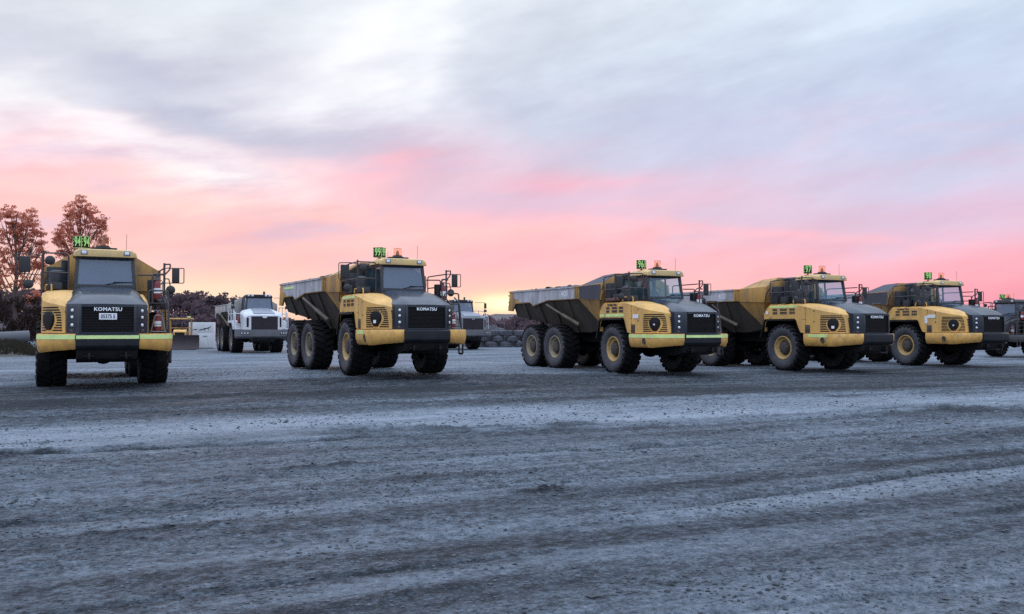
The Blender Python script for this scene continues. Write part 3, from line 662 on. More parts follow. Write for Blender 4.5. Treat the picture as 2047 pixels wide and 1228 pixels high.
def interior_mb():
    b = MB()
    b.box(.45, .95, -.68, .68, 2.66, 2.83); b.box(-.35, .15, -.26, .26, 2.55, 2.68); b.box(-.42, -.28, -.24, .24, 2.64, 3.18, rot=(-8, 'Y')); b.box(-.44, -.34, -.13, .13, 3.2, 3.38)
    b.tube([(.62, 0, 2.80), (.42, 0, 2.98)], .03, 8)
    ring = [(.40 + .07 * math.sin(a) * .7, .2 * math.cos(a), 3.0 + .2 * math.sin(a) * .75) for a in [2 * math.pi * i / 18 for i in range(18)]]
    b.tube(ring, .016, 6, closed=True)
    b.box(-.5, .1, .42, .62, 2.6, 2.75)
    return b
def roof_mb():
    b = MB(); pr = [(-.80, 3.585), (-.78, 3.70), (-.66, 3.775), (.66, 3.775), (.78, 3.70), (.80, 3.585)]
    rows = []
    for x, k, dz in ((-.12, .985, -.012), (-.08, 1, 0), (.90, 1, 0), (1.02, .985, -.015), (1.06, .95, -.03)):
        rows.append([(x, y * k, z + dz) for y, z in pr])
    b.grid(rows); b.add(rows[0], [(0, 1, 2, 3, 4, 5)]); b.add(rows[-1], [(0, 1, 2, 3, 4, 5)])
    b.grid([[r_[0] for r_ in rows], [r_[-1] for r_ in rows]])
    # drooping corners beside the visor
    for sd in (-1, 1): b.prism([(sd * .80, 3.60), (sd * .40, 3.60), (sd * .46, 3.56), (sd * .78, 3.55)], 'x', .93, 1.05)
    return b
def roof_rear_mb():
    b = MB(); b.prism([(-.74, 3.585), (-.72, 3.66), (-.62, 3.73), (.62, 3.73), (.72, 3.66), (.74, 3.585)], 'x', -.84, -.10); return b
def worklight_mb():
    b = MB(); b.box(.96, 1.075, -.085, .085, -.065, .065, 1); b.box(1.07, 1.085, -.06, .06, -.045, .045, 0); return b
def visor_mb():
    b = MB(); b.prism([(-.38, 3.605), (.38, 3.605), (.42, 3.55), (.60, 3.52), (-.60, 3.52), (-.42, 3.55)], 'x', .955, 1.03); return b
def wiper_mb():
    b = MB(); b.tube([(1.06, .0, 2.80), (1.055, .30, 2.86), (1.05, .62, 2.88)], .011, 6); b.box(1.045, 1.06, .2, .68, 2.865, 2.885); return b
def beacon_base_mb():
    b = MB(); b.lathe([(0, 3.77), (.20, 3.77), (.22, 3.80), (.21, 3.84), (.16, 3.87), (.15, 3.90), (0, 3.90)], (.55, -.04, 0), 'z', 24)
    b.box(.42, .68, -.36, .30, 3.775, 3.84)
    return b
def beacon_lens_mb():
    b = MB(); b.lathe([(.148, 3.88), (.15, 4.10), (.142, 4.135), (0, 4.14)], (.55, -.04, 0), 'z', 24); return b
def bulb_mb():
    b = MB(); b.lathe([(0, 3.90), (.06, 3.90), (.055, 3.98), (.035, 4.02), (.03, 4.06), (0, 4.065)], (.55, -.04, 0), 'z', 14); return b
def sign_mb():
    b = MB(); h = .152; b.box(-h, h, -h, h, -.165, .165, 0)
    for k in range(4):
        M_ = Matrix.Rotation(R(90 * k), 3, 'Z'); vs = [M_ @ Vector((h + .004, y, z)) for y, z in ((-h + .010, -.152), (h - .010, -.152), (h - .010, .152), (-h + .010, .152))]; b.add(vs, [(0, 1, 2, 3)], 1)
    b.box(-.03, .03, -.03, .03, -.24, -.165, 1)
    return b
def rail_right_mb():
    b = MB(); r = .021
    b.tube(bend([(.95, -.90, 2.66), (.95, -.90, 3.62), (.95, -1.48, 3.62)], .1), r)
    b.tube([(.95, -1.50, 2.64), (.95, -1.50, 3.68)], .026)
    b.tube(bend([(.95, -1.50, 3.62), (.2, -1.55, 3.60), (-.72, -1.55, 3.55), (-.72, -1.55, 2.66)], .1), r)
    b.tube([(.1, -1.55, 2.66), (.1, -1.55, 3.60)], r)
    b.tube([(.95, -1.50, 3.10), (-.72, -1.55, 3.08)], r); b.tube([(.95, -.90, 3.10), (.95, -1.50, 3.10)], r)
    b.tube(bend([(-.72, -1.55, 3.3), (-.98, -1.55, 3.0), (-1.0, -1.55, 2.4)], .1), r)
    # mirror arm
    b.tube(bend([(.95, -1.5, 3.55), (1.0, -1.75, 3.58), (1.0, -2.12, 3.56), (1.0, -2.12, 3.06), (1.0, -1.5, 3.02)], .05), .014)
    return b
def rail_left_mb():
    b = MB(); r = .021
    b.tube([(1.0, 1.50, 2.44), (1.0, 1.50, 3.44)], .03)
    b.tube(bend([(1.0, 1.50, 3.40), (1.0, 1.66, 3.42), (1.0, 1.64, 3.26), (1.0, 1.50, 3.10)], .04), r)
    b.tube(bend([(.98, .80, 3.09), (.98, 1.30, 3.10), (.98, 1.31, 2.48)], .06), r)
    b.tube(bend([(.98, 1.31, 2.98), (.98, 1.38, 3.12), (1.0, 1.5, 3.14)], .05), r)
    b.tube(bend([(-.7, 1.50, 2.5), (-.7, 1.50, 3.3), (.9, 1.50, 3.3)], .1), r); b.tube([(-.7, 1.5, 2.9), (1.0, 1.5, 2.9)], r)
    b.tube(bend([(1.0, 1.5, 3.30), (1.0, 2.02, 3.31), (1.0, 2.02, 2.89), (1.0, 1.5, 2.88)], .03), .013)
    b.tube(bend([(1.0, 1.5, 3.0), (1.0, 1.62, 3.0), (1.0, 1.66, 2.80)], .03), .016)
    return b
def ladder_mb():
    b = MB(); r = .024
    for x in (1.5, 2.25):
        b.tube(bend([(x, 1.52, 1.48), (x - .12, 1.50, 2.3), (x - .45, 1.46, 2.5)], .08), r)
    b.tube(bend([(2.1, 1.02, 1.5), (2.05, 1.02, 2.62), (2.05, 1.5, 2.62), (2.1, 1.52, 1.5)], .06), r)
    b.tube(bend([(1.5, 1.16, 2.3), (1.45, 1.16, 3.10), (1.2, 1.48, 3.10)], .06), r)
    for k in range(4): b.box(1.42, 2.1, 1.12, 1.5, 1.55 + .24 * k, 1.575 + .24 * k)
    b.tube(bend([(1.95, 1.56, 1.05), (1.95, 1.56, .70), (2.25, 1.56, .70), (2.25, 1.56, 1.05)], .06), .032)
    return b
def mirror_mb(w, h_):
    b = MB(); b.box(-.03, .03, -w / 2, w / 2, -h_ / 2, h_ / 2); return b
def round_mirror_mb():
    b = MB(); b.lathe([(0, .03), (.08, .026), (.118, .01), (.125, -.01), (.10, -.04), (0, -.06)], axis='x', n=20); return b
def ext_mb():
    b = MB(); b.lathe([(0, 0), (.082, 0), (.088, .02), (.088, .42), (.06, .48), (.03, .5), (.03, .53), (0, .53)], axis='z', n=16); return b
def ext_head_mb():
    b = MB(); b.box(-.03, .03, -.03, .03, .53, .58); b.box(-.02, .02, -.12, .05, .57, .60); b.tube(bend([(0, .05, .55), (.02, .13, .5), (.02, .12, .15)], .05), .012, 6); return b
def deck_gear_mb():
    b = MB(); b.lathe([(0, 2.66), (.20, 2.66), (.20, 3.12), (.17, 3.18), (.10, 3.2), (0, 3.2)], (.35, -1.18, 0), 'z', 18)
    b.lathe([(0, 2.66), (.085, 2.66), (.085, 3.5), (.10, 3.52), (0, 3.54)], (-.35, -1.0, 0), 'z', 14)
    b.box(-.25, .12, -1.45, -.95, 2.66, 2.92); b.box(-.75, -.45, -1.45, -.95, 2.66, 3.34); b.box(.62, .86, -1.4, -1.05, 2.66, 2.84)
    return b
def left_box_mb():
    b = MB(); b.prism([(-.85, 2.42), (1.02, 2.42), (1.25, 2.36), (1.35, 2.28), (-.85, 2.28)], 'y', .78, 1.55); return b
def left_cowl_mb():
    b = MB(); rows = []
    for x, y, zt in ((1.0, 1.0, 2.55), (1.8, 1.0, 2.42), (2.4, .99, 2.26), (2.70, .965, 2.18), (2.76, .945, 2.12)):
        rows.append([(x, y, 1.48), (x, y, zt - .06), (x, y - .06, zt), (x, y - .2, zt)])
    b.grid(rows)
    b.box(1.05, 1.35, 1.36, 1.56, 1.48, 2.12); b.box(.98, 1.35, .98, 1.55, 1.48, 1.56)
    return b
# ---- rear half, built about the articulation hinge (x = -1.2 on the truck)
HX = -1.2
def rx(x): return x - HX
def body_rim_profile(): return [(-8.28, 3.27), (-2.52, 3.27), (-2.52, 2.80), (-4.9, 2.80), (-6.15, 2.60), (-6.42, 2.75), (-7.75, 2.75), (-8.05, 2.42), (-8.45, 2.45)]
def rim_strip_mb():
    b = MB()
    for sd in (-1, 1):
        pr = [(rx(x), z) for x, z in [(-7.9, 3.25), (-2.80, 3.25), (-2.80, 2.83), (-4.9, 2.83), (-6.13, 2.64), (-6.44, 2.79), (-7.35, 2.79), (-7.45, 2.92), (-7.8, 2.96)]]
        b.prism(pr, 'y', sd * 1.622, sd * 1.634); b.box(rx(-7.95), rx(-2.8), sd * 1.49, sd * 1.67, 3.25, 3.318)
    return b
def body_mb():
    b = MB(); rp = [(rx(x), z) for x, z in body_rim_profile()]
    for sd in (-1, 1):
        b.prism(rp, 'y', sd * 1.62, sd * 1.54)
        for x in (-2.62, -2.72): b.box(rx(x) - .03, rx(x) + .03, sd * 1.62, sd * 1.66, 2.82, 3.25)
        b.box(rx(-8.3), rx(-2.5), sd * 1.50, sd * 1.655, 3.255, 3.31)
        # headboard wings
        b.prism([(rx(-2.55), 3.31), (rx(-2.52), 2.78), (rx(-1.05), 2.72), (rx(-.95), 3.05), (rx(-1.0), 3.36)], 'y', sd * 1.58, sd * 1.50)
    # stepped headboard canopy
    pr = [(-1.58, 3.30), (-.86, 3.74), (.86, 3.74), (1.58, 3.30)]
    lo = [(-1.58, 2.72), (-.86, 2.72), (.86, 2.72), (1.58, 2.72)]
    b.add([(rx(-.98), y, z) for y, z in pr] + [(rx(-1.08), y, z) for y, z in lo] + [(rx(-1.06), y, z) for y, z in pr] + [(rx(-1.16), y, z) for y, z in lo], [(0, 1, 2, 3, 7, 6, 5, 4), (11, 10, 9, 8, 12, 13, 14, 15), (0, 8, 9, 1), (1, 9, 10, 2), (2, 10, 11, 3)])
    b.add([(rx(-2.54), -1.58, 3.30), (rx(-1.0), -1.58, 3.30), (rx(-1.0), -.86, 3.74), (rx(-1.9), -.86, 3.70)], [(0, 1, 2, 3)]); b.add([(rx(-2.54), 1.58, 3.30), (rx(-1.0), 1.58, 3.30), (rx(-1.0), .86, 3.74), (rx(-1.9), .86, 3.70)], [(0, 1, 2, 3)])
    # lower front plate
    b.add([(rx(-1.10), -1.56, 2.74), (rx(-1.10), 1.56, 2.74), (rx(-1.55), 1.02, 1.66), (rx(-1.55), -1.02, 1.66)], [(0, 1, 2, 3)])
    for sd in (-1, 1): b.add([(rx(-1.08), sd * 1.56, 2.76), (rx(-2.6), sd * 1.56, 2.80), (rx(-1.56), sd * 1.02, 1.66)], [(0, 1, 2)])
    # tail lip
    b.prism([(-8.47, 2.44), (-8.03, 2.40), (-8.0, 2.20), (-8.12, 2.18)], 'y', -1.45, 1.45) if False else None
    for sd in (-1, 1):
        for z in (2.6, 2.8, 3.1): b.box(rx(-8.50), rx(-8.36), sd * 1.56 - .03, sd * 1.56 + .03, z, z + .05)
    return b
def wing_mb(sd):
    b = MB()
    if sd:
        b.prism([(rx(-2.50), 3.29), (rx(-2.47), 2.80), (rx(-1.10), 2.74), (rx(-1.0), 3.05), (rx(-1.03), 3.32)], 'y', sd * 1.583, sd * 1.592)
        b.add([(rx(-2.50), sd * 1.575, 3.315), (rx(-1.03), sd * 1.575, 3.315), (rx(-1.02), sd * .88, 3.745), (rx(-1.88), sd * .88, 3.705)], [(0, 1, 2, 3)])
    return b
def hopper_mb():
    b = MB(); st = [(-1.56, 1.66, 1.02, 2.76), (-2.6, 1.50, 1.02, 2.80), (-4.0, 1.52, 1.02, 2.82), (-5.3, 1.80, 1.08, 2.78), (-6.5, 1.98, 1.2, 2.80), (-8.04, 2.18, 1.36, 2.78)]
    rows = [[(rx(x), -1.57, zt), (rx(x), -hw, zb), (rx(x), hw, zb), (rx(x), 1.57, zt)] for x, zb, hw, zt in st]
    rows[0][0] = (rx(-2.6), -1.57, 2.80); rows[0][3] = (rx(-2.6), 1.57, 2.80)
    b.grid(rows); inn = [[(x, y * .95, z + .06) for x, y, z in r_] for r_ in rows]; b.grid(inn)
    b.add(rows[-1] + inn[-1], [(0, 1, 5, 4), (1, 2, 6, 5), (2, 3, 7, 6)])
    for x in (-3.4, -4.6, -5.8, -7.0):   # stiffening ribs
        i = np.interp(-x, [-s[0] for s in st], range(len(st))); zb = np.interp(-x, [-s[0] for s in st], [s[1] for s in st]); hw = np.interp(-x, [-s[0] for s in st], [s[2] for s in st]); zt = np.interp(-x, [-s[0] for s in st], [s[3] for s in st])
        for sd in (-1, 1): b.add([(rx(x) - .07, sd * 1.56, zt), (rx(x) + .07, sd * 1.56, zt), (rx(x) + .07, sd * (hw + .02), zb), (rx(x) - .07, sd * (hw + .02), zb), (rx(x) - .07, sd * 1.61, zt - .05), (rx(x) + .07, sd * 1.61, zt - .05), (rx(x) + .07, sd * (hw + .08), zb - .02), (rx(x) - .07, sd * (hw + .08), zb - .02)], [(4, 5, 6, 7), (0, 4, 7, 3), (1, 2, 6, 5), (2, 3, 7, 6)])
    return b
def rear_frame_mb():
    b = MB()
    for y in (-.52, .38): b.box(rx(-7.3), rx(-1.5), y, y + .14, 1.12, 1.52)
    b.box(rx(-1.9), rx(-1.25), -.4, .4, .85, 1.5); b.tube([(rx(-1.6), 0, .75), (rx(-1.6), 0, 1.6)], .2, 14)
    for x in (-4.4, -6.33):
        b.tube([(rx(x), -1.1, .92), (rx(x), 1.1, .92)], .17, 12); b.lathe([(0, -.34), (.2, -.3), (.30, -.12), (.30, .12), (.2, .3), (0, .34)], (rx(x), 0, .92), 'x', 16)
    for y in (-.86, .74): b.prism([(rx(-6.4), .98), (rx(-5.37), 1.2), (rx(-4.3), .98), (rx(-4.3), .80), (rx(-5.37), .95), (rx(-6.4), .80)], 'y', y, y + .12)
    b.tube([(rx(-4.5), 0, .95), (rx(-1.7), 0, 1.05)], .08, 10)
    b.box(rx(-7.5), rx(-7.2), -.9, .9, 1.2, 1.45)
    for y in (-.6, .52): b.prism([(rx(-7.4), 1.5), (rx(-7.0), 1.5), (rx(-7.1), 2.0), (rx(-7.3), 2.0)], 'y', y, y + .08)
    for sd in (-1, 1): b.tube([(rx(-2.4), sd * .5, 1.15), (rx(-.7), sd * .62, 1.15)], .06, 10)
    return b
def cyl_mb(sd):
    b = MB(); b.tube([(rx(-2.9), sd * 1.34, 1.80), (rx(-3.9), sd * 1.49, 2.2)], .075, 14); b.tube([(rx(-3.9), sd * 1.49, 2.2), (rx(-4.95), sd * 1.65, 2.64)], .05, 12); return b
def rod_mb(sd): 
    b = MB(); b.tube([(rx(-2.45), sd * 1.20, 1.32), (rx(-4.0), sd * 1.36, 2.1)], .10, 14); return b
LET_K = text_mesh("KOMATSU", .125, M['letter'], .004, .003, 1.05, 1.08)
def sign_digits(num):
    t = text_mesh(num, .36, M['signgreen'], .003, .009, .58, 1.06); return t
def bars_mb():
    b = MB()
    for z in (-.08, .0, .08): b.box(-.010, .010, -.003, .003, z - .016, z + .016)
    return b
def text_part(name, me, parent, p, n, tilt=0):
    e = face_rot(n[0], n[1]); return obj(name, me, parent, loc=p, rot=(e[0] - tilt, e[1], e[2]))

def make_truck(num, label, opt):
    tx, ty, yaw, tz, art = opt['pose']
    t = obj('dump_truck', None, loc=(tx, ty, tz), rot=(0, 0, R(yaw)), label=label, category='dump truck', group='yellow articulated dump trucks parked in a row')
    P = lambda *a, **k: part(*a, **k)
    pk = opt.get('paint', 'yellow'); bk_ = pk if pk == 'grime' else 'muddy'; tk = opt.get('tailpaint', 'ochre')
    # front module
    fw = opt.get('spin', 0)
    for sd in (-1, 1): wheel(t, 0, sd * 1.285, .91, sd, rot=fw + sd * .1)
    P('chassis', 'chassis', chassis_front_mb, M['chassis'], t, bevel=.015)
    P('bumper', 'bumper', bumper_mb, M['dark'], t, bevel=.02)
    P('underguard', 'guard', underguard_mb, M['black'], t, bevel=.01)
    for sd in (-1, 1):
        bc = P('bumper_corner', 'bc%d%s' % (sd, pk), (lambda: bumper_corner_mb()) if sd < 0 else (lambda: bumper_corner_mb().mirror_y()), M[bk_], t, angle=40)
        if opt.get('front_strip') == 'full' or (sd < 0 and opt.get('front_strip') in ('side', 'short')):
            k = opt['front_strip']; Ps = {'full': BUMPP, 'side': [Vector((1.35, -1.6, 0)), Vector((2.3, -1.6, 0))], 'short': [Vector((1.3, -1.6, 0)), Vector((1.95, -1.6, 0))]}[k]
            P('reflective_strip', 'bst%s%d' % (k, sd), (lambda: strip_path_mb(Ps, 1.335, 1.445, .007)) if sd < 0 else (lambda: strip_path_mb(Ps, 1.335, 1.445, .007).mirror_y()), M['strip'], bc)
        if num != '94' or sd > 0: P('tow_hole', 'hole%d' % sd, lambda: MB().lathe([(.105, -.01), (.105, .012), (.088, .014), (.080, .004), (0, .003)] if sd > 0 else [(.105, .01), (.105, -.012), (.088, -.014), (.080, -.004), (0, -.003)], (2.05, sd * 1.6, 1.23), 'y', 18), M['hub'], bc)
    if opt.get('front_strip') == 'full':
        P('reflective_strip', 'fst', lambda: MB().box(3.268, 3.277, -.715, .715, 1.345, 1.432), M['strip'], t)
    P('hood', 'hood', hood_mb, M['hood'], t, angle=32)
    P('light_surround', 'fascia', fascia_mb, M['hood'], t, angle=32)
    g = P('grille', 'grille', grille_mb, M['black'], t)
    text_part('lettering', LET_K, g, (3.152, 0, 2.085), (1, 0))
    if num == '94':
        pl = P('number_plate', 'plate', lambda: MB().box(3.14, 3.156, -.205, .205, 1.825, 1.985), M['sticker'], g, bevel=.006)
        text_part('lettering', text_mesh('05375 E', .135, M['ink'], .002, .003, .76), pl, (3.159, 0, 1.905), (1, 0))
    for sd in (-1, 1):
        nx, ny = .86, .5 * sd
        for z in (2.055, 1.885, 1.69): P('headlight', 'hl', headlight_mb, [M['lamp'], M['black']], t, loc=(2.985, sd * .80, z), rot=(0, 0, math.atan2(ny, nx)))
        P('marker_light', 'mk', lambda: MB().box(-.02, .012, -.055, .055, -.035, .035), M['marker'], t, bevel=.006, loc=(2.98, sd * .80, 1.55), rot=(0, 0, math.atan2(ny, nx)))
        P('fender', 'fen%d' % sd, lambda: fender_mb(sd), M['black'], t, bevel=.01)
    cw = P('engine_cowl', 'cowl' + pk, cowl_mb, M[pk], t, angle=32)
    P('vent', 'vents', vent_mb, M['black'], cw)
    P('panel_seam', 'seams', seam_mb, M['hub'], cw)
    for k, (x0, x1) in enumerate(SIDE_VENTS): P('side_vent', 'sv%d' % k, lambda: side_vent_mb(x0, x1), [M['hub'], M['yellow']], cw)
    P('filter_cover', 'filt', filter_cover_mb, M['black'], cw, angle=30)
    c_, n_ = cowl_at(COVER_S); q = c_ + n_ * .064
    if num in ('96', '98', '99', '97'): obj('sticker', MB().box(-.03, .03, -.002, .002, -.025, .025).mesh('sticker', M['sticker']) if num in ('96', '98') else MB().box(-.05, .05, -.002, .002, -.055, .04).mesh('sticker', M['sticker']), cw, loc=(q.x, q.y, 1.79 if num in ('96', '98') else 1.72), rot=(0, 0, math.atan2(n_.y, n_.x) + R(90)))
    P('latch_recess', 'latch', lambda: MB().box(1.12, 1.36, -1.535, -1.50, 1.50, 1.80), M['hub'], cw, bevel=.01)
    if opt.get('cowl_text'): text_part('lettering', text_mesh("KOMATSU", .118, M['ink'], .003, .003, 1.15, 1.06), cw, (-.20, -1.516, 2.514), (0, -1))
    if opt.get('cowl_strip') == 'side':
        P('reflective_strip', 'cs1', lambda: MB().box(-.66, .60, -1.513, -1.502, 2.085, 2.185).box(-1.08, -.76, -1.513, -1.502, 2.085, 2.185), M['strip'], cw)
    if opt.get('cowl_strip') == 'top':
        P('reflective_strip', 'cs2', lambda: MB().box(-.78, .70, -1.512, -1.503, 2.478, 2.556), M['strip'], cw)
    for (x, z, w, h_) in opt.get('stickers', ()):
        obj('sticker', MB().box(-w / 2, w / 2, -.004, .004, -h_ / 2, h_ / 2).mesh('sticker', M['sticker']), cw, loc=(x, -1.53, z))
    # left side
    P('deck', 'deckL', left_box_mb, M['black'], t, bevel=.01); P('side_panel', 'cowlL' + pk, left_cowl_mb, M[pk], t)
    P('ladder', 'ladder', ladder_mb, M['rail'], t)
    for (x, y, z, mk) in ((2.2, 1.24, 1.50, 'red'), (1.25, 1.30, 2.42, 'red')):
        e = P('fire_extinguisher', 'ext', ext_mb, M[mk], t, loc=(x, y, z)); P('nozzle', 'exth', ext_head_mb, M['galv'], e)
        P('sticker', 'extl', lambda: MB().lathe([(.0895, .16), (.0895, .30)], axis='z', n=16), M['sticker'], e)
    P('bracket', 'exbr', lambda: MB().tube(bend([(2.36, 1.06, 1.5), (2.34, 1.16, 1.95), (2.34, 1.32, 1.95), (2.36, 1.42, 1.5)], .06), .018).tube([(2.36, 1.06, 1.52), (2.36, 1.42, 1.52)], .018).tube([(2.35, 1.11, 1.72), (2.35, 1.37, 1.72)], .012), M['galv'], t)
    P('equipment_box', 'eqb', lambda: MB().box(1.02, 1.2, 1.06, 1.32, 2.42, 2.95), M['dark'], t, bevel=.015)
    # cab
    cab = P('cab', 'cab', cab_shell_mb, M['cabgrey'], t, bevel=.012)
    P('windscreen', 'ws' + opt.get('glass', 'glass'), windscreen_mb, M[opt.get('glass', 'glass')], cab)
    for sd in (-1, 1):
        P('side_window', 'sw1%d' % sd, lambda: side_window_mb(.02, .96, sd), M['glass'], cab); P('side_window', 'sw2%d' % sd, lambda: side_window_mb(-.74, -.06, sd), M['glass'], cab)
    P('rear_window', 'rw', lambda: MB().box(-.772, -.766, -.68, .68, 2.84, 3.48), M['glass'], cab)
    P('seat', 'inter', interior_mb, M['seat'], cab, bevel=.02); P('wiper', 'wiper', wiper_mb, M['black'], cab)
    rpk = 'grime' if pk == 'grime' else 'cream'
    rf = P('roof', 'roof' + rpk, roof_mb, M[rpk], t, bevel=.012); P('rear_roof', 'roofr', roof_rear_mb, M['dark'], rf, bevel=.012); P('visor', 'visor', visor_mb, M['black'], rf)
    for y in (-.53, .53): P('work_light', 'wl', worklight_mb, [M['lamp'], M['black']], rf, bevel=.006, loc=(0, y, 3.665))
    P('antenna', 'ant', lambda: MB().tube([(.9, .52, 3.74), (.88, .53, 4.22)], .006, 5), M['rail'], rf)
    if num == '99': P('antenna', 'ant2', lambda: MB().tube([(.7, -.42, 3.74), (.7, -.42, 4.0)], .006, 5), M['rail'], rf)
    be = P('beacon', 'beb', beacon_base_mb, M['black'], t, bevel=.008); P('lens', 'bel', beacon_lens_mb, M['amber'], be); P('bulb', 'beu', bulb_mb, M['bulb'], be)
    sg = P('number_sign', 'sign', sign_mb, [M['signyellow'], M['black']], t, loc=(.35, -.59, 3.99), rot=(0, 0, R(45)))
    dg = sign_digits(num)
    for k in range(4):
        a = R(90 * k); nx, ny = math.cos(a), math.sin(a)
        obj('digits', dg, sg, loc=(nx * .159 - ny * .018, ny * .159 + nx * .018, 0), rot=face_rot(nx, ny))
        P('dots', 'bars', bars_mb, M['signgreen'], sg, loc=(nx * .158 + ny * .128, ny * .158 - nx * .128, 0), rot=(0, 0, a + R(90)))
    # rails, mirrors, deck gear
    P('handrail', 'railR', rail_right_mb, M['rail'], t); P('handrail', 'railL', rail_left_mb, M['rail'], t)
    P('mirror', 'mirR', lambda: mirror_mb(.27, .42), M['mirror'], t, bevel=.03, seg=3, loc=(1.0, -1.93, 3.30))
    P('mirror', 'mirL', lambda: mirror_mb(.20, .42), M['mirror'], t, bevel=.03, seg=3, loc=(1.0, 1.80, 3.10), rot=(0, 0, R(-12)))
    P('mirror', 'mirr', round_mirror_mb, M['mirror'], t, loc=(1.0, 1.67, 2.69)); P('mirror', 'mirr', round_mirror_mb, M['mirror'], t, loc=(1.02, -1.34, 3.42)); P('mirror', 'mirr', round_mirror_mb, M['mirror'], t, loc=(1.0, -1.84, 2.78))
    P('air_cleaner', 'gear', deck_gear_mb, M['cabgrey'], t, bevel=.015)
    if num == '96':
        P('tool_roll', 'roll', lambda: MB().box(-.7, .25, -1.5, -1.1, 2.665, 2.78), M['brown'], t, bevel=.04, seg=3)
    P('grab_handle', 'grab', lambda: MB().tube(bend([(.45, -1.45, 2.64), (.45, -1.45, 2.78), (.9, -1.3, 2.78), (.9, -1.3, 2.62)], .05), .022), M['yellow'], t)
    # rear module
    A = dict(loc=(HX, 0, 0), rot=(0, 0, R(art)))
    P('rear_frame', 'rframe', rear_frame_mb, M['chassis'], t, bevel=.012, **A)
    bd = P('dump_body', 'body' + tk, body_mb, M[tk], t, bevel=.008, **A)
    P('hopper', 'hop', hopper_mb, M['hopper'], bd); P('rim_strip', 'rst', rim_strip_mb, M['rimsteel'], bd)
    if opt.get('dark_wing'):
        for sd in (-1, 1): P('wing_plate', 'wing%d' % sd, lambda: wing_mb(sd), M['navy'], bd)
    if num == '99': P('dark_headboard_face', 'hbp', lambda: MB().add([(rx(-.972), -1.45, 3.33), (rx(-.972), -.85, 3.70), (rx(-.972), .85, 3.70), (rx(-.972), 1.45, 3.33), (rx(-1.065), 1.5, 2.76), (rx(-1.065), -1.5, 2.76)], [(0, 1, 2, 3, 4, 5)]), M['hopper'], bd)  # dark sheet laid over the front face of this headboard
    if opt.get('body_text'): text_part('lettering', text_mesh('400', .34, M['letterdull'], .002, .006, 1.0), bd, (rx(-3.55), -1.637, 3.03), (0, -1))
    if num == '99': P('reflective_strip', 'bds', lambda: MB().box(rx(-7.6), rx(-6.3), -1.645, -1.636, 3.06, 3.14), M['strip'], bd)
    for sd in (-1, 1): P('hoist_cylinder', 'cyl%d' % sd, lambda: cyl_mb(sd), M['cyl'], t, **A)
    ca, sa = math.cos(R(art)), math.sin(R(art))
    for x in (-4.4, -6.33):
        for sd in (-1, 1):
            lx, ly = rx(x), sd * 1.285
            w = wheel(t, HX + ca * lx - sa * ly, sa * lx + ca * ly, .91, sd, True, rot=fw + x); w.rotation_euler = (0, 0, R(art))
    return t
def make_load(num, pose, label, hgt_fn):
    tx, ty, yaw, tz, art = pose
    xs = np.linspace(-7.9, -1.5, 90); ys = np.linspace(-1.46, 1.46, 40); X, Y = np.meshgrid(xs, ys, indexing='ij')
    Z = hgt_fn(X) + .13 * fbm(X * 2.1 + int(num), Y * 2.1, 4, .6) + .06 * fbm(X * 5, Y * 5 + int(num), 2) 
    co = np.stack([X, Y, Z], -1).reshape(-1, 3); co[:, 0] -= HX
    i = np.arange(89)[:, None]; j = np.arange(39)[None]; f = np.stack([i * 40 + j, (i + 1) * 40 + j, (i + 1) * 40 + j + 1, i * 40 + j + 1], -1).reshape(-1, 4)
    a = R(yaw); hx, hy = tx + math.cos(a) * HX, ty + math.sin(a) * HX
    obj('spoil_load', link_mesh('spoil_load', co, f, [M['earthload']]), loc=(hx, hy, tz), rot=(0, 0, a + R(art)), label=label, category='load', group='rock and dirt in the truck bodies')
TR = {
 '94': ('yellow dump truck with white number plate under its grille and green number sign 94', dict(front_strip='full', glass='dustglass', spin=.2)),
 '99': ('yellow dump truck with green number sign 99 and plain black centre bumper', dict(front_strip='short', glass='dustglass', cowl_strip='top', spin=.5)),
 '96': ('yellow dump truck with sign 96, lime tape round bumper and white sticker on cowl', dict(front_strip='full', cowl_strip='side', cowl_text=True, dark_wing=True, body_text=True, stickers=((1.42, 2.08, .36, .14),), spin=.9)),
 '97': ('yellow dump truck with sign 97, lime tape along the top of its cowl', dict(front_strip='side', cowl_strip='top', body_text=True, stickers=((-.92, 2.3, .13, .13), (1.2, 1.42, .12, .05)), spin=1.3)),
 '98': ('yellow dump truck with sign 98, no tape on bumper, large white patch on cowl', dict(cowl_text=True, dark_wing=True, stickers=((1.35, 2.18, .42, .14), (1.08, 2.04, .15, .32)), spin=1.7))}
for num, (lab, o) in TR.items():
    o['pose'] = TRK[num]; make_truck(num, lab, o)
make_load('99', TRK['99'], 'grey rock and dirt heaped in the body of the truck signed 99', lambda X: 3.32 + .10 * np.exp(-((X + 3.2) / 1.0) ** 2) - .03 * (X < -6))
make_load('96', TRK['96'], 'grey rock and dirt heaped in the body of the truck signed 96', lambda X: 3.33 + .07 * np.exp(-((X + 4.2) / .7) ** 2) - .02 * (X < -6))
make_load('97', TRK['97'], 'grey rock and dirt level in the body of the truck signed 97', lambda X: 3.27 + 0 * X)
# dusty sixth truck at the right edge of the yard, further back
TRK['95'] = (28.7, 49.6, -152.0, .0, 0.0)
o6 = make_truck('95', 'dusty dark dump truck at the right edge, half hidden behind the truck signed 98', dict(pose=TRK['95'], glass='dustglass', spin=.4, paint='grime', tailpaint='grime'))
o6.scale = (.86, .86, .86)

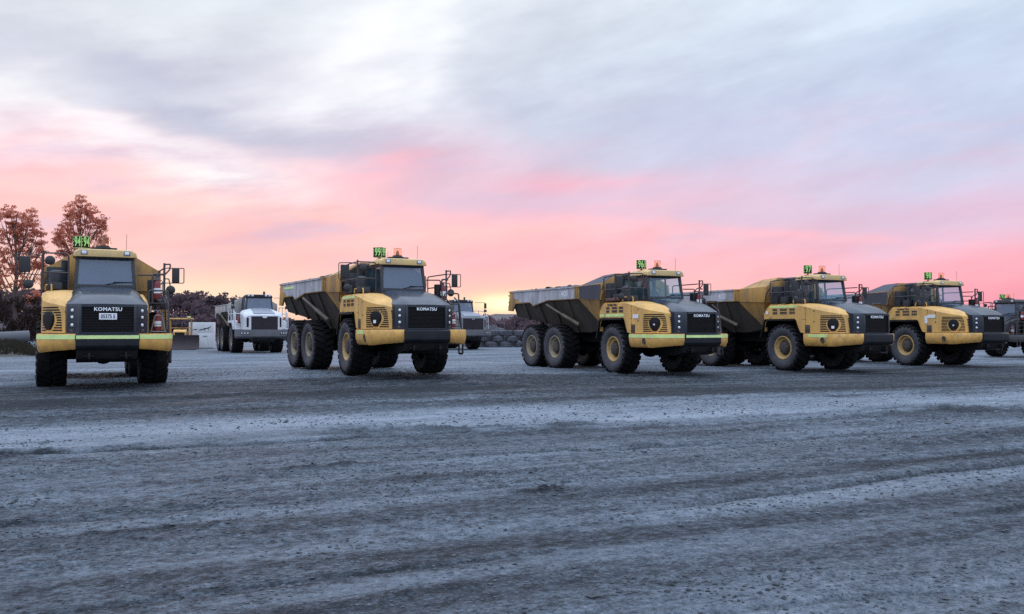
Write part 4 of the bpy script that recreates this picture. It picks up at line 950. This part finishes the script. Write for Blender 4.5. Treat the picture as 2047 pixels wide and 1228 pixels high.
# ------------------------------------------------------------------ white articulated trucks behind
def w_hood_mb():
    b = MB(); rows = []
    for (x, zc, hw, zs, hs) in ((.95, 2.98, .70, 2.80, 1.20), (1.6, 2.92, .72, 2.72, 1.24), (2.3, 2.78, .74, 2.64, 1.26), (2.8, 2.64, .76, 2.54, 1.25), (3.02, 2.56, .80, 2.46, 1.20), (3.10, 2.48, .84, 2.38, 1.16)):
        hx = x - (.22 if x > 2.7 else 0)
        rows.append([(hx, -hs, 1.55), (hx, -hs, zs - .12), (hx, -hs + .09, zs), (x, -hw, zc - .02), (x, 0, zc), (x, hw, zc - .02), (hx, hs - .09, zs), (hx, hs, zs - .12), (hx, hs, 1.55)])
    b.grid(rows)
    # face around the grille
    for sd in (-1, 1): b.add([(3.10, sd * .84, 2.46), (3.12, sd * .84, 1.34), (2.90, sd * 1.16, 1.50), (2.88, sd * 1.16, 2.30)], [(0, 1, 2, 3)])
    b.add([(3.105, -.84, 2.475), (3.105, .84, 2.475), (3.11, .84, 2.41), (3.11, -.84, 2.41)], [(0, 1, 2, 3)])
    b.prism([(-.17, 2.45), (.17, 2.45), (.11, 2.30), (-.11, 2.30)], 'x', 3.11, 3.15)
    return b
def w_hoodtop_mb():
    b = MB(); rows = [[(x, -hw, z), (x, 0, z + .02), (x, hw, z)] for x, hw, z in ((1.0, .56, 2.995), (1.6, .60, 2.935), (2.3, .64, 2.795), (2.8, .68, 2.66), (3.0, .70, 2.585))]
    b.grid(rows); return b
def w_grille_mb():
    b = MB(); b.box(2.95, 3.085, -.83, .83, 1.33, 2.43)
    for i in range(24): b.box(3.08, 3.105, -.81, .81, 1.36 + i * .044, 1.378 + i * .044)
    b.box(3.08, 3.115, -.012, .012, 1.33, 2.42); return b
def w_bumper_mb():
    b = MB(); pl = [(2.2, -1.74), (2.75, -1.72), (3.2, -1.0), (3.25, 0), (3.2, 1.0), (2.75, 1.72), (2.2, 1.74)]; P = bend([(x, y, 0) for x, y in pl], .25, 4); rows = []
    for p in P: rows.append([(p.x * .88, p.y * .9, 1.56), (p.x, p.y, 1.56), (p.x + .02, p.y, 1.35), (p.x, p.y, 1.12), (p.x * .95, p.y * .96, 1.0), (p.x * .85, p.y * .9, .98)])
    b.grid(rows)
    b.box(3.16, 3.21, -.84, .84, 1.18, 1.56); return b
def w_platform_mb(sd):
    b = MB(); b.prism([(-1.0, 2.0), (-1.0, 2.16), (.9, 2.16), (1.5, 2.1), (1.7, 1.56), (1.2, 1.56), (.75, 2.0)], 'y', sd * 1.26, sd * 1.72)
    b.box(1.3, 2.3, min(sd * 1.2, sd * 1.66), max(sd * 1.2, sd * 1.66), 1.56, 1.64); return b
def w_rail_mb(sd):
    b = MB(); r = .026; y = sd * 1.68
    b.tube(bend([(1.5, y, 2.1), (1.4, y, 2.98), (.2, y, 3.05), (-.9, y, 3.05), (-.9, y, 2.16)], .1), r); b.tube([(1.45, y, 2.6), (-.9, y, 2.6)], r); b.tube([(.3, y, 2.16), (.3, y, 3.04)], r)
    b.tube(bend([(2.2, y, 1.6), (2.1, y, 2.6), (1.75, y, 2.75), (1.7, y, 1.6)], .1), r); b.tube([(2.15, y, 2.2), (1.7, y, 2.2)], r)
    b.tube(bend([(2.2, sd * 1.3, 1.6), (2.1, sd * 1.3, 2.6), (2.1, y, 2.6)], .1), r)
    return b
def w_mirror_arm_mb(sd):
    b = MB(); b.tube(bend([(1.3, sd * .9, 3.66), (1.45, sd * 1.7, 3.68), (1.45, sd * 1.72, 3.0)], .05), .016); b.tube([(1.4, sd * 1.68, 2.9), (1.45, sd * 1.72, 3.2)], .02); return b
def w_slit_mb(sd):
    b = MB(); b.add([(2.93 + .02, sd * 1.10, 1.72), (3.01 + .02, sd * .98, 1.72), (3.005 + .02, sd * .98, 2.32), (2.925 + .02, sd * 1.10, 2.32), (2.85, sd * 1.10, 1.72), (2.85, sd * .98, 1.72), (2.85, sd * .98, 2.32), (2.85, sd * 1.10, 2.32)], [(0, 1, 2, 3), (4, 7, 6, 5), (0, 4, 5, 1), (2, 6, 7, 3), (0, 3, 7, 4), (1, 5, 6, 2)]); return b
M['wgrey'] = mat('worn_grey_bumper', (.085, .085, .098), .6, dirt=(.17, .16, .165), dirt_amt=.6, scale=2)
M['duskywhite'] = mat('dull_white_paint', (.19, .20, .22), .5, dirt=(.12, .115, .12), dirt_amt=.7, scale=1.8, streak=True)  # darker copy of the white, for the second white truck
M['wpanel'] = mat('grey_hood_panel', (.20, .22, .26), .35, dirt=(.30, .30, .32), dirt_amt=.5, scale=2)
M['wgrille'] = mat('dark_mesh_grille', (.030, .024, .030), .7)
M['wbody'] = mat('pale_worn_body_paint', (.42, .41, .40), .6, dirt=(.20, .17, .15), dirt_amt=.9, scale=1.6, streak=True, bump=.2, bscale=8)
def make_white_truck(x, y, z, yaw, label, paint='white'):
    t = obj('dump_truck', None, loc=(x, y, z), rot=(0, 0, R(yaw)), label=label, category='dump truck', group='white dump trucks parked behind the yellow ones')
    P = lambda *a, **k: part(*a, **k)
    for sd in (-1, 1): wheel(t, 0, sd * 1.30, .91, sd, rimmat='rimdusty')
    P('chassis', 'chassis', chassis_front_mb, M['chassis'], t); P('underguard', 'guard', underguard_mb, M['black'], t)
    P('hood', 'whood' + paint, w_hood_mb, M[paint], t, angle=34); P('hood_panel', 'whoodtop', w_hoodtop_mb, M['wpanel'], t); P('grille', 'wgrille', w_grille_mb, M['wgrille'], t)
    P('bumper', 'wbump', w_bumper_mb, M['wgrey'], t, angle=35)
    for sd in (-1, 1):
        P('light_slit', 'wslit%d' % sd, lambda: w_slit_mb(sd), M['black'], t)
        P('fender', 'wplat%d%s' % (sd, paint), lambda: w_platform_mb(sd), M[paint], t, bevel=.02); P('handrail', 'wrail%d' % sd, lambda: w_rail_mb(sd), M['white'], t)
        for k in range(3): P('headlight', 'hl', headlight_mb, [M['lamp'], M['black']], t, loc=(3.20 - .106 * k, sd * (1.05 + .17 * k), 1.32), rot=(0, 0, sd * R(28)))
        P('mirror_arm', 'wma%d' % sd, lambda: w_mirror_arm_mb(sd), M['rail'], t)
        P('mirror', 'mirL', lambda: mirror_mb(.20, .42), M['mirror'], t, bevel=.03, seg=3, loc=(1.46, sd * 1.74, 3.42)); P('mirror', 'mirS', lambda: mirror_mb(.24, .20), M['mirror'], t, bevel=.03, seg=3, loc=(1.46, sd * 1.74, 3.02))
    e = P('fire_extinguisher', 'ext', ext_mb, M['red'], t, loc=(1.9, -1.42, 1.95)); P('nozzle', 'exth', ext_head_mb, M['galv'], e)
    cab = P('cab', 'cab', cab_shell_mb, M['cabgrey'], t, bevel=.012, loc=(.1, 0, .16)); cab.scale = (1, 1.15, 1)
    P('windscreen', 'wsdustglass', windscreen_mb, M['dustglass'], cab)
    for sd in (-1, 1):
        P('side_window', 'sw1%d' % sd, lambda: side_window_mb(.02, .96, sd), M['glass'], cab); P('side_window', 'sw2%d' % sd, lambda: side_window_mb(-.74, -.06, sd), M['glass'], cab)
    P('seat', 'inter', interior_mb, M['seat'], cab, bevel=.02)
    rf = P('roof', 'wroof', roof_mb, M['dark'], t, bevel=.012, loc=(.1, 0, .12)); rf.scale = (.95, 1.1, 1); P('rear_roof', 'roofr', roof_rear_mb, M['dark'], rf, bevel=.012)
    for y_ in (-.62, -.4, .4, .62): P('work_light', 'wl', worklight_mb, [M['lamp'], M['black']], rf, bevel=.006, loc=(0, y_, 3.70))
    P('beacon', 'wbeac', lambda: MB().lathe([(0, 3.88), (.06, 3.88), (.06, 3.95), (.075, 3.96), (.075, 4.1), (.05, 4.13), (0, 4.13)], (.3, .45, 0), 'z', 14), M['hub'], t)
    A = dict(loc=(HX, 0, 0))
    P('rear_frame', 'rframe', rear_frame_mb, M['chassis'], t, bevel=.012, **A)
    bd = obj('dump_body', body_mb().mesh('dump_body', M['wbody'], .008) if 'wb' not in CACHE else CACHE['wb'], t, **A); CACHE['wb'] = bd.data
    P('hopper', 'hop', hopper_mb, M['hopper'], bd)
    for sd in (-1, 1): P('hoist_cylinder', 'cyl%d' % sd, lambda: cyl_mb(sd), M['cyl'], t, **A)
    for x_ in (-4.4, -6.33):
        for sd in (-1, 1): wheel(t, x_, sd * 1.30, .91, sd, True, rot=x_)
def at(u, D): return ((u - 1023.5) / FPX * D, D)
def front_to_axle(u, D, yaw, ahead):
    x, y = at(u, D); return x - math.cos(R(yaw)) * ahead, y - math.sin(R(yaw)) * ahead
xw, yw = front_to_axle(529, 56, -64, 3.1); make_white_truck(xw, yw, hgt(xw, yw), -64, 'white dump truck with grey bumper seen between the trucks signed 94 and 99')
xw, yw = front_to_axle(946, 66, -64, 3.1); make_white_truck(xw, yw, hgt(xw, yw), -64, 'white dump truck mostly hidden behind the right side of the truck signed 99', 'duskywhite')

# ------------------------------------------------------------------ bulldozer
def make_dozer(x, y, z, yaw):
    t = obj('bulldozer', None, loc=(x, y, z), rot=(0, 0, R(yaw)), label='small yellow bulldozer with a dark blade and open cab frame', category='bulldozer')
    def track_mb(sd):
        b = MB(); pr = []
        for i in range(9): a = R(90 + 180 * i / 8); pr.append((-1.1 + .34 * math.cos(a), .36 + .34 * math.sin(a)))
        for i in range(9): a = R(-90 + 180 * i / 8); pr.append((.95 + .34 * math.cos(a), .36 + .34 * math.sin(a)))
        b.prism(pr, 'y', sd * .72, sd * 1.16)
        n = len(pr)
        for k in range(28):
            f = k / 28 * n; i = int(f); p = Vector(pr[i]) .lerp(Vector(pr[(i + 1) % n]), f - i); b.box(p.x - .02, p.x + .02, sd * .94 - .24, sd * .94 + .24, p.y - .03, p.y + .03)
        return b
    for sd in (-1, 1): part('track', 'dzt%d' % sd, lambda: track_mb(sd), M['chassis'], t)
    part('hood', 'dzh', lambda: MB().prism([(1.25, .6), (1.25, 1.42), (1.1, 1.52), (.1, 1.58), (.1, .6)], 'y', -.46, .46), M['yellow'], t, bevel=.03)
    part('grille', 'dzg', lambda: MB().box(1.25, 1.262, -.36, .36, .75, 1.35), M['black'], t)
    part('fender', 'dzf', lambda: MB().box(-1.3, .1, -1.1, 1.1, .98, 1.12).box(-1.3, -.5, -.6, .6, 1.12, 1.45), M['ochre'], t, bevel=.03)
    part('seat', 'dzs', lambda: MB().box(-.75, -.3, -.27, .27, 1.12, 1.5).box(-.85, -.7, -.27, .27, 1.45, 2.0), M['seat'], t, bevel=.04)
    def rops():
        b = MB()
        for xx in (-1.05, .15):
            for yy in (-.78, .78): b.box(xx - .05, xx + .05, yy - .05, yy + .05, 1.1, 2.38)
        b.tube([(-1.05, -.78, 1.7), (-1.05, .78, 1.7)], .04); b.box(.12, .18, -.78, .78, 1.66, 1.72); return b
    part('roll_cage', 'dzr', rops, M['ochre'], t, bevel=.01); part('canopy', 'dzc', lambda: MB().box(-1.25, .35, -.92, .92, 2.37, 2.47), M['yellow'], t, bevel=.03)
    def blade():
        b = MB(); rows = []
        for i in range(9):
            a = R(-38 + 76 * i / 8); xx = 2.25 - .85 * math.cos(a) + .55; zz = .60 + .88 * math.sin(a); rows.append([(xx, -1.45, zz), (xx, 1.45, zz), (xx - .07, 1.45, zz), (xx - .07, -1.45, zz)])
        for q, r_ in zip(rows, rows[1:]): b.add(q + r_, [(0, 1, 5, 4), (2, 3, 7, 6), (1, 2, 6, 5), (3, 0, 4, 7)])
        b.add(rows[0], [(0, 1, 2, 3)]); b.add(rows[-1], [(0, 1, 2, 3)]); return b
    part('blade', 'dzb', blade, M['dozer_blade'], t)
    for sd in (-1, 1): part('push_arm', 'dza%d' % sd, lambda: MB().tube([(-.2, sd * .6, .6), (1.95, sd * .6, .45)], .09, 8), M['ochre'], t); part('lift_cylinder', 'dzl%d' % sd, lambda: MB().tube([(1.15, sd * .5, 1.35), (1.9, sd * .5, .75)], .05, 8), M['hub'], t)
    part('exhaust_pipe', 'dze', lambda: MB().tube([(.7, .15, 1.5), (.7, .15, 2.15)], .05, 10), M['hub'], t); part('work_light', 'dzw', lambda: MB().box(.3, .4, .5, .75, 2.47, 2.62), M['signyellow'], t, bevel=.01)
M['dozer_blade'] = mat('dull_blade_steel', (.045, .032, .038), .6, dirt=(.08, .06, .06), dirt_amt=.8, scale=2)
x0, y0 = at(353, 66); make_dozer(x0 - .6, y0 + 2.4, hgt(x0, y0), -72)

# ------------------------------------------------------------------ white site cabinet
def make_cabinet():
    x, y = at(399, 72); w, d, h = 1.95, 1.3, 2.2
    t = obj('site_cabinet', None, loc=(x, y + d / 2, hgt(x, y) - .02), rot=(0, 0, R(12)), label='white metal site cabinet with dark wavy decal beside the bulldozer blade', category='cabinet')
    part('cabinet_body', 'cbb', lambda: MB().box(-w / 2, w / 2, -d / 2, d / 2, .06, h), M['white'], t, bevel=.025)
    part('door', 'cbd', lambda: MB().box(-.25, w / 2 - .06, -d / 2 - .02, -d / 2 - .002, .12, 1.32), M['white'], t, bevel=.008)
    part('door_panel', 'cbp', lambda: MB().box(-w / 2 + .05, -.29, -d / 2 - .02, -d / 2 - .002, 1.15, h - .06), M['white'], t, bevel=.008)
    part('door_panel', 'cbq', lambda: MB().box(-.25, w / 2 - .06, -d / 2 - .02, -d / 2 - .002, 1.36, h - .06), M['white'], t, bevel=.008)
    part('notice', 'cbn', lambda: MB().box(.12, .5, -d / 2 - .026, -d / 2 - .021, .98, 1.08), M['wpanel'], t)
    part('handle', 'cbh', lambda: MB().box(-.19, -.15, -d / 2 - .05, -d / 2 - .021, .75, .95), M['galv'], t)
    def decal():
        b = MB(); z = 1.66; yy = -d / 2 - .028
        def rib(pts, ws):
            lo = []; hi = []
            for (px, pz), q in zip(pts, ws): lo.append((px, yy, pz - q)); hi.append((px, yy, pz + q))
            b.grid([lo, hi])
        rib([(-.92, 1.50), (-.75, 1.52), (-.6, 1.58), (-.45, 1.60), (-.3, 1.62)], [.01, .05, .02, .05, .008])
        rib([(-.2, 1.52), (-.05, 1.58), (.1, 1.60), (.25, 1.66), (.45, 1.70), (.62, 1.74), (.8, 1.86)], [.008, .05, .03, .06, .04, .05, .01])
        rib([(.5, 1.70), (.6, 1.60), (.66, 1.48)], [.03, .03, .008]); rib([(.2, 1.62), (.3, 1.54), (.34, 1.46)], [.03, .02, .006])
        return b
    part('decal', 'cbx', decal, M['ink'], t)
    part('base_rail', 'cbr', lambda: MB().box(-w / 2 + .02, w / 2 - .02, -d / 2 + .02, d / 2 - .02, 0, .058), M['dark'], t)
make_cabinet()
# ------------------------------------------------------------------ grey pipe on the bank
def bank_h(x, y):
    """grassy bank along the left edge of the yard"""
    a = np.arctan2(x, y); r = np.hypot(x, y)
    return .75 * np.clip(1 - ((r - 62) / 5.0) ** 2, 0, 1) * np.clip((R(-28.2) - a) / R(1.6), 0, 1)
def make_bank():
    a = np.linspace(R(-52), R(-28), 90); r = np.linspace(56.5, 67.5, 34); A, Q = np.meshgrid(a, r); X = Q * np.sin(A); Y = Q * np.cos(A)
    Z = ground_h(X, Y) - .03 + bank_h(X, Y) * (1 + .35 * fbm(X * .8, Y * .8, 3))
    i = np.arange(33)[:, None]; j = np.arange(89)[None]; f = np.stack([i * 90 + j, i * 90 + j + 1, (i + 1) * 90 + j + 1, (i + 1) * 90 + j], -1).reshape(-1, 4)
    obj('earth_bank', link_mesh('earth_bank', np.stack([X, Y, Z], -1).reshape(-1, 3), f, [mat('dark_bank_soil', (.045, .042, .038), .95, dirt=(.08, .075, .06), dirt_amt=.8, scale=1.5, bump=.4, bscale=8)]), kind='structure')
make_bank()
def leaf_quads(c, size, up=0.0, aspect=.55):
    n = len(c); d = RNG.normal(size=(n, 3)); d[:, 2] -= up; d /= np.linalg.norm(d, axis=1)[:, None]
    e = np.cross(d, RNG.normal(size=(n, 3))); e /= np.linalg.norm(e, axis=1)[:, None] + 1e-9
    size = np.broadcast_to(size, (n,))[:, None]; a = d * size; b = e * size * aspect
    return np.stack([c - a, c + b, c + a, c - b], 1).reshape(-1, 3)
def leaf_mesh(name, pts, size, m, up=0.0, aspect=.55):
    v = leaf_quads(pts, size, up, aspect); return link_mesh(name, v, np.arange(len(v)).reshape(-1, 4), [m], False)
def make_grass():
    n = 5000; a = RNG.uniform(R(-36), R(-28.2), n); r = RNG.uniform(57.5, 63, n); x = r * np.sin(a); y = r * np.cos(a); z = ground_h(x, y) - .03 + bank_h(x, y)
    h = .10 + .28 * RNG.random(n); l = RNG.normal(0, .10, (n, 2)); w = .03
    v = np.stack([np.stack([x - w, y, z], -1), np.stack([x + w, y, z], -1), np.stack([x + l[:, 0], y + l[:, 1], z + h], -1)], 1).reshape(-1, 3)
    obj('grass', link_mesh('grass', v, np.arange(len(v)).reshape(-1, 3), [M['grass']], False), kind='stuff', label='dark dry grass on the bank below the grey pipe')
make_grass()
def make_pipe():
    x, y = at(26, 60); b = MB()
    b.lathe([(.30, -1.0), (.375, -1.0), (.375, 1.0), (.30, 1.0), (.30, -1.0)], n=32, axis='x')
    o = obj('concrete_pipe', b.mesh('concrete_pipe', M['concrete'], .01), loc=(x, y, hgt(x, y) + .75 + .33), rot=(0, R(-3), R(38)), label='short grey concrete pipe lying on the grassy bank at the left edge', category='pipe')
make_pipe()
# ------------------------------------------------------------------ wall of old tyres
def make_tyre_wall():
    def tb(): 
        b = MB(); b.lathe([(.30, -.22), (.36, -.25), (.52, -.25), (.60, -.20), (.625, -.10), (.625, .10), (.60, .20), (.52, .25), (.36, .25), (.30, .22), (.28, 0), (.30, -.22)], axis='z', n=36)
        for i in range(26):
            a = 2 * math.pi * i / 26; ca, sa = math.cos(a), math.sin(a)
            for k in (-1, 1): b.add([(ca * .60 - sa * .05, sa * .60 + ca * .05, k * .03), (ca * .60 + sa * .05, sa * .60 - ca * .05, k * .03), (ca * .60 + sa * .05, sa * .60 - ca * .05, k * .22), (ca * .60 - sa * .05, sa * .60 + ca * .05, k * .22), (ca * .65 - sa * .04, sa * .65 + ca * .04, k * .03), (ca * .65 + sa * .04, sa * .65 - ca * .04, k * .03), (ca * .64 + sa * .04, sa * .64 - ca * .04, k * .20), (ca * .64 - sa * .04, sa * .64 + ca * .04, k * .20)], [(4, 5, 6, 7), (0, 1, 5, 4), (1, 2, 6, 5), (2, 3, 7, 6), (3, 0, 4, 7)])
        return b
    ma = mat('old_dusty_rubber', (.05, .05, .06), .8, dirt=(.16, .165, .19), dirt_amt=.9, scale=1.5)
    ordn = ['first', 'second', 'third', 'fourth', 'fifth', 'sixth', 'seventh']
    for lvl, nm in enumerate(('bottom', 'middle', 'top')):
        for k in range(7):
            u = 952 + 29.5 * k + (13 if lvl == 1 else 0); D = 78 + .05 * k; x, y = at(u, D)
            part('old_tyre', 'oldtyre', tb, ma, None, loc=(x, y + RNG.uniform(-.08, .08), hgt(x, y) + .25 + .505 * lvl), rot=(RNG.uniform(-.03, .03), RNG.uniform(-.03, .03), RNG.uniform(0, 6)),
                 label='dusty old tyre in the %s row of the stacked tyre wall, %s from the left' % (nm, ordn[k]), category='tyre', group='stacked old tyres behind the yard')
make_tyre_wall()
def make_heap():  # bumpy mound added for a dark pile taken as old tyres
    x0, y0 = at(978, 81); n = 48; g = np.linspace(-1, 1, n); A, B = np.meshgrid(g * 2.6, g * 1.8); q = np.clip(1 - (A / 2.5) ** 2 - (B / 1.7) ** 2, 0, 1)
    Z = 2.05 * q ** .7 + .5 * q ** .5 * fbm(A * 1.5, B * 1.5, 4, .6) - .1
    i = np.arange(n - 1)[:, None]; j = np.arange(n - 1)[None]; f = np.stack([i * n + j, i * n + j + 1, (i + 1) * n + j + 1, (i + 1) * n + j], -1).reshape(-1, 4)
    obj('dark_pile', link_mesh('dark_pile', np.stack([A, B, Z], -1).reshape(-1, 3), f, [mat('dark_pile_cover', (.045, .045, .052), .95, dirt=(.11, .11, .125), dirt_amt=.8, scale=2, bump=.5, bscale=9)]), loc=(x0, y0, hgt(x0, y0)), label='dark mound standing for piled tyres behind the left end of the stacked tyre wall', category='heap')
make_heap()

# ------------------------------------------------------------------ gum trees and scrub at the left
def clump_points(c, r, n):
    d = RNG.normal(size=(n, 3)); d /= np.linalg.norm(d, axis=1)[:, None]; rr = RNG.random(n) ** .45
    return np.asarray(c) + d * rr[:, None] * np.asarray(r)
def make_tree(D, ubase, zb, clumps, label, dens, group=None):
    """clumps: (sideways metres from the trunk, height, depth offset, radius)"""
    x, y = at(ubase, D); t = obj('gum_tree', None, loc=(x, y, zb), label=label, category='tree')
    H = max(c[1] + c[3] for c in clumps); b = MB(); pts = []
    tp = [(0.12 * math.sin(k * 1.7), .1 * math.sin(k * 2.3), H * .93 * k / 8) for k in range(9)]
    b.tube(tp, [.22 * (1 - .9 * k / 8) + .015 for k in range(9)], 8)
    for (sx, h, dy, r_) in clumps:
        h0 = max(1.2, h - 1.2 - abs(sx) * .9); k = min(7, int(h0 / (H * .93) * 8)); p0 = Vector(tp[k]); p1 = Vector((sx, dy, h)); mid = p0.lerp(p1, .5) + Vector((0, 0, -.15))
        b.tube([p0, mid, p1], [.06, .04, .012], 5)
        for q in range(4):
            e = p1 + Vector(RNG.normal(size=3)) * r_ * .5; b.tube([mid, (mid + e) / 2 + Vector((0, 0, .1)), e], [.03, .02, .006], 4)
        # sprays of leaves inside the clump: many small tufts
        nt = max(12, int(40 * dens * r_ ** 2)); cs = clump_points((sx, dy, h), (r_ * 1.12, r_ * 1.12, r_ * .9), nt)
        for c in cs: pts.append(clump_points(c, (.28, .28, .15), int(22)))
    part('trunk', 'tr%s' % ubase, lambda: b, M['trunk'], t)
    P_ = np.concatenate(pts); obj('crown', leaf_mesh('crown', P_, RNG.uniform(.055, .115, len(P_)), M['leaf'], .5, .55), t)
def px_clumps(lst, ubase, D, zb):
    return [((u - ubase) / FPX * D, EYE + (HOR - v) / FPX * D - zb, RNG.uniform(-.6, .6) * r / 23, r / FPX * D) for u, v, r in lst]
c2 = [(160, 404, 17), (142, 418, 15), (176, 420, 17), (158, 432, 22), (133, 436, 12), (184, 440, 13), (203, 440, 12), (172, 455, 18), (140, 458, 20), (118, 466, 15), (206, 456, 10), (155, 478, 20), (188, 474, 16), (128, 486, 16), (112, 478, 10), (168, 495, 18), (205, 480, 12), (140, 505, 18), (185, 505, 14), (120, 508, 12)]
make_tree(74, 160, .3, px_clumps(c2, 160, 74, .3), 'tall open gum tree rising behind the truck signed 94', 1.05)
c1 = [(20, 424, 18), (45, 428, 18), (0, 436, 20), (62, 446, 16), (30, 448, 22), (75, 462, 12), (50, 466, 20), (8, 466, 22), (-30, 440, 24), (-25, 480, 24), (72, 486, 15), (35, 490, 20), (85, 500, 10), (12, 505, 20), (58, 512, 18), (-12, 530, 22), (30, 540, 18), (70, 535, 14), (8, 565, 18), (50, 565, 16), (85, 530, 10), (-40, 520, 20)]
make_tree(70, 30, .4, px_clumps(c1, 30, 70, .4), 'broad rounded gum tree at the left edge of the yard', 1.15)
c3 = [(84, 560, 12), (95, 540, 10), (76, 585, 12), (100, 575, 10), (60, 600, 12)]
make_tree(78, 84, .3, px_clumps(c3, 84, 78, .3), 'slender low gum sapling between the two taller gum trees', 1.1)
def make_bush(u, D, w, h, label):
    x, y = at(u, D); t = obj('scrub_bush', None, loc=(x, y, hgt(x, y)), label=label, category='bush', group='dark scrub along the left bank'); b = MB(); pts = []
    for k in range(7):
        a = RNG.uniform(0, 6.28); q = RNG.uniform(.2, .8) * w; e = Vector((q * math.cos(a), q * math.sin(a) * .6, h * RNG.uniform(.5, .85))); b.tube([(0, 0, -.1), e * .5 + Vector((0, 0, .2)), e], [.05, .035, .01], 5)
    for k in range(46):
        c = (RNG.uniform(-w, w), RNG.uniform(-w, w) * .6, h * RNG.uniform(.08, 1.0) * 1); c = (c[0] * (1.1 - .4 * c[2] / h), c[1], c[2])
        pts.append(clump_points(c, (.45, .45, .35), 70))
    part('stem', 'bst%d' % u, lambda: b, M['trunk'], t); P_ = np.concatenate(pts); obj('foliage', leaf_mesh('foliage', P_, RNG.uniform(.05, .12, len(P_)), M['leafdark'], .2), t)
for u, D, w, h, lab in ((-60, 70, 2.2, 4.2, 'dark scrub bush beyond the left edge of the bank'), (0, 69, 1.7, 4.0, 'dark scrub bush directly behind the grey pipe mouth'), (48, 71, 1.6, 4.3, 'dark scrub bush behind the far end of the grey pipe'), (92, 73, 1.5, 3.8, 'dark scrub bush close behind the left flank of the truck signed 94'), (140, 78, 1.8, 3.0, 'dark scrub bush hidden behind the truck signed 94'), (300, 92, 2.5, 3.0, 'low dark scrub bush right of the truck signed 94')):
    make_bush(u, D, w, h, lab)

# ------------------------------------------------------------------ wooded hills
def top_v(u): return np.interp(u, [-700, -200, 150, 300, 354, 395, 424, 450, 480, 520, 560, 620, 800, 930, 985, 1030, 1100, 1300, 2047, 2900], [575, 580, 585, 584, 587, 586, 591, 597, 608, 626, 640, 648, 645, 640, 634, 635, 640, 644, 645, 645])
def make_hills():
    for D0, name, extra in ((170, 'hill', None),):
        u = np.linspace(-900, 2900, 240); rows = []
        for k, (dd, fr) in enumerate(((-45, 0), (-25, .35), (0, .72), (30, 1.0), (70, .9), (130, .4), (180, 0))):
            D = D0 + dd; a = np.arctan((u - 1023.5) / FPX); zt = EYE + (HOR - top_v(u)) / FPX * (D0 + 30) - 4.6
            zt = np.maximum(zt, -1.5); r = D / np.cos(a) * 1.0
            rows.append(np.stack([np.sin(a) * r, np.cos(a) * r, -1.3 + (zt + 1.0) * fr], -1))
        n = len(u); co = np.concatenate(rows); i = np.arange(6)[:, None]; j = np.arange(n - 1)[None]; f = np.stack([i * n + j, i * n + j + 1, (i + 1) * n + j + 1, (i + 1) * n + j], -1).reshape(-1, 4)
        obj(name, link_mesh(name, co, f, [mat('hill_scrub_soil', (.045, .034, .040), .95, dirt=(.075, .058, .066), dirt_amt=.8, scale=.1)]), kind='structure')
    # far ridge
    u = np.linspace(-900, 2900, 200); v = np.interp(u, [-900, 600, 900, 960, 1000, 1030, 1070, 1200, 2047, 2900], [640, 642, 638, 633, 627, 628, 633, 640, 640, 640]); a = np.arctan((u - 1023.5) / FPX); D = 620; rows = []
    for dd, fr in ((-140, 0), (-60, .55), (0, 1), (160, .6), (300, 0)):
        z = EYE + (HOR - v) / FPX * D; r = (D + dd) / np.cos(a); rows.append(np.stack([np.sin(a) * r, np.cos(a) * r, -3 + (z + 3 + .8 * np.sin(u * .21) + .6 * np.sin(u * .53)) * fr], -1))
    n = len(u); i = np.arange(4)[:, None]; j = np.arange(n - 1)[None]; f = np.stack([i * n + j, i * n + j + 1, (i + 1) * n + j + 1, (i + 1) * n + j], -1).reshape(-1, 4)
    obj('far_hills', link_mesh('far_hills', np.concatenate(rows), f, [mat('far_hill_cover', (.06, .05, .055), .95, dirt=(.10, .08, .08), dirt_amt=.8, scale=.02)]), kind='structure')
make_hills()
def make_wood():
    pts = []; sz = []
    def crown(u, D, ztop, h, w, n):
        a = math.atan((u - 1023.5) / FPX); r = D / math.cos(a); c0 = np.array([math.sin(a) * r, math.cos(a) * r, 0])
        k = 5
        for q in range(k):
            c = c0 + np.array([RNG.uniform(-w, w) * .6, RNG.uniform(-w, w) * .6, ztop - h * RNG.uniform(.12, .75)]); pts.append(clump_points(c, (w * .55, w * .55, h * .26), n // k)); sz.append(np.full(n // k // 1, .0) + RNG.uniform(.2, .42, n // k))
    for row, (dd, lift, cnt) in enumerate(((-38, -3.4, 190), (-22, -2.2, 190), (-5, -1.0, 210), (15, 0, 230), (34, .3, 230))):
        for q in range(cnt):
            u = RNG.uniform(-500, 2500); D = 170 + dd + RNG.uniform(-6, 6)
            base = EYE + (HOR - float(top_v(u))) / FPX * 200; zt = max(2.2, (base + 1.0) * {-38: .42, -22: .62, -5: .82, 15: .95, 34: 1.0}[dd] - .6 + RNG.uniform(-.7, .5))
            crown(u, D, zt, RNG.uniform(3.2, 4.6), RNG.uniform(1.8, 2.9), 240)
    P_ = np.concatenate(pts); S = np.concatenate(sz)
    obj('wood', leaf_mesh('wood', P_, S, M['leafwood'], .2, .6), kind='stuff', label='distant scrubby woodland covering the low hill behind the yard')
make_wood()
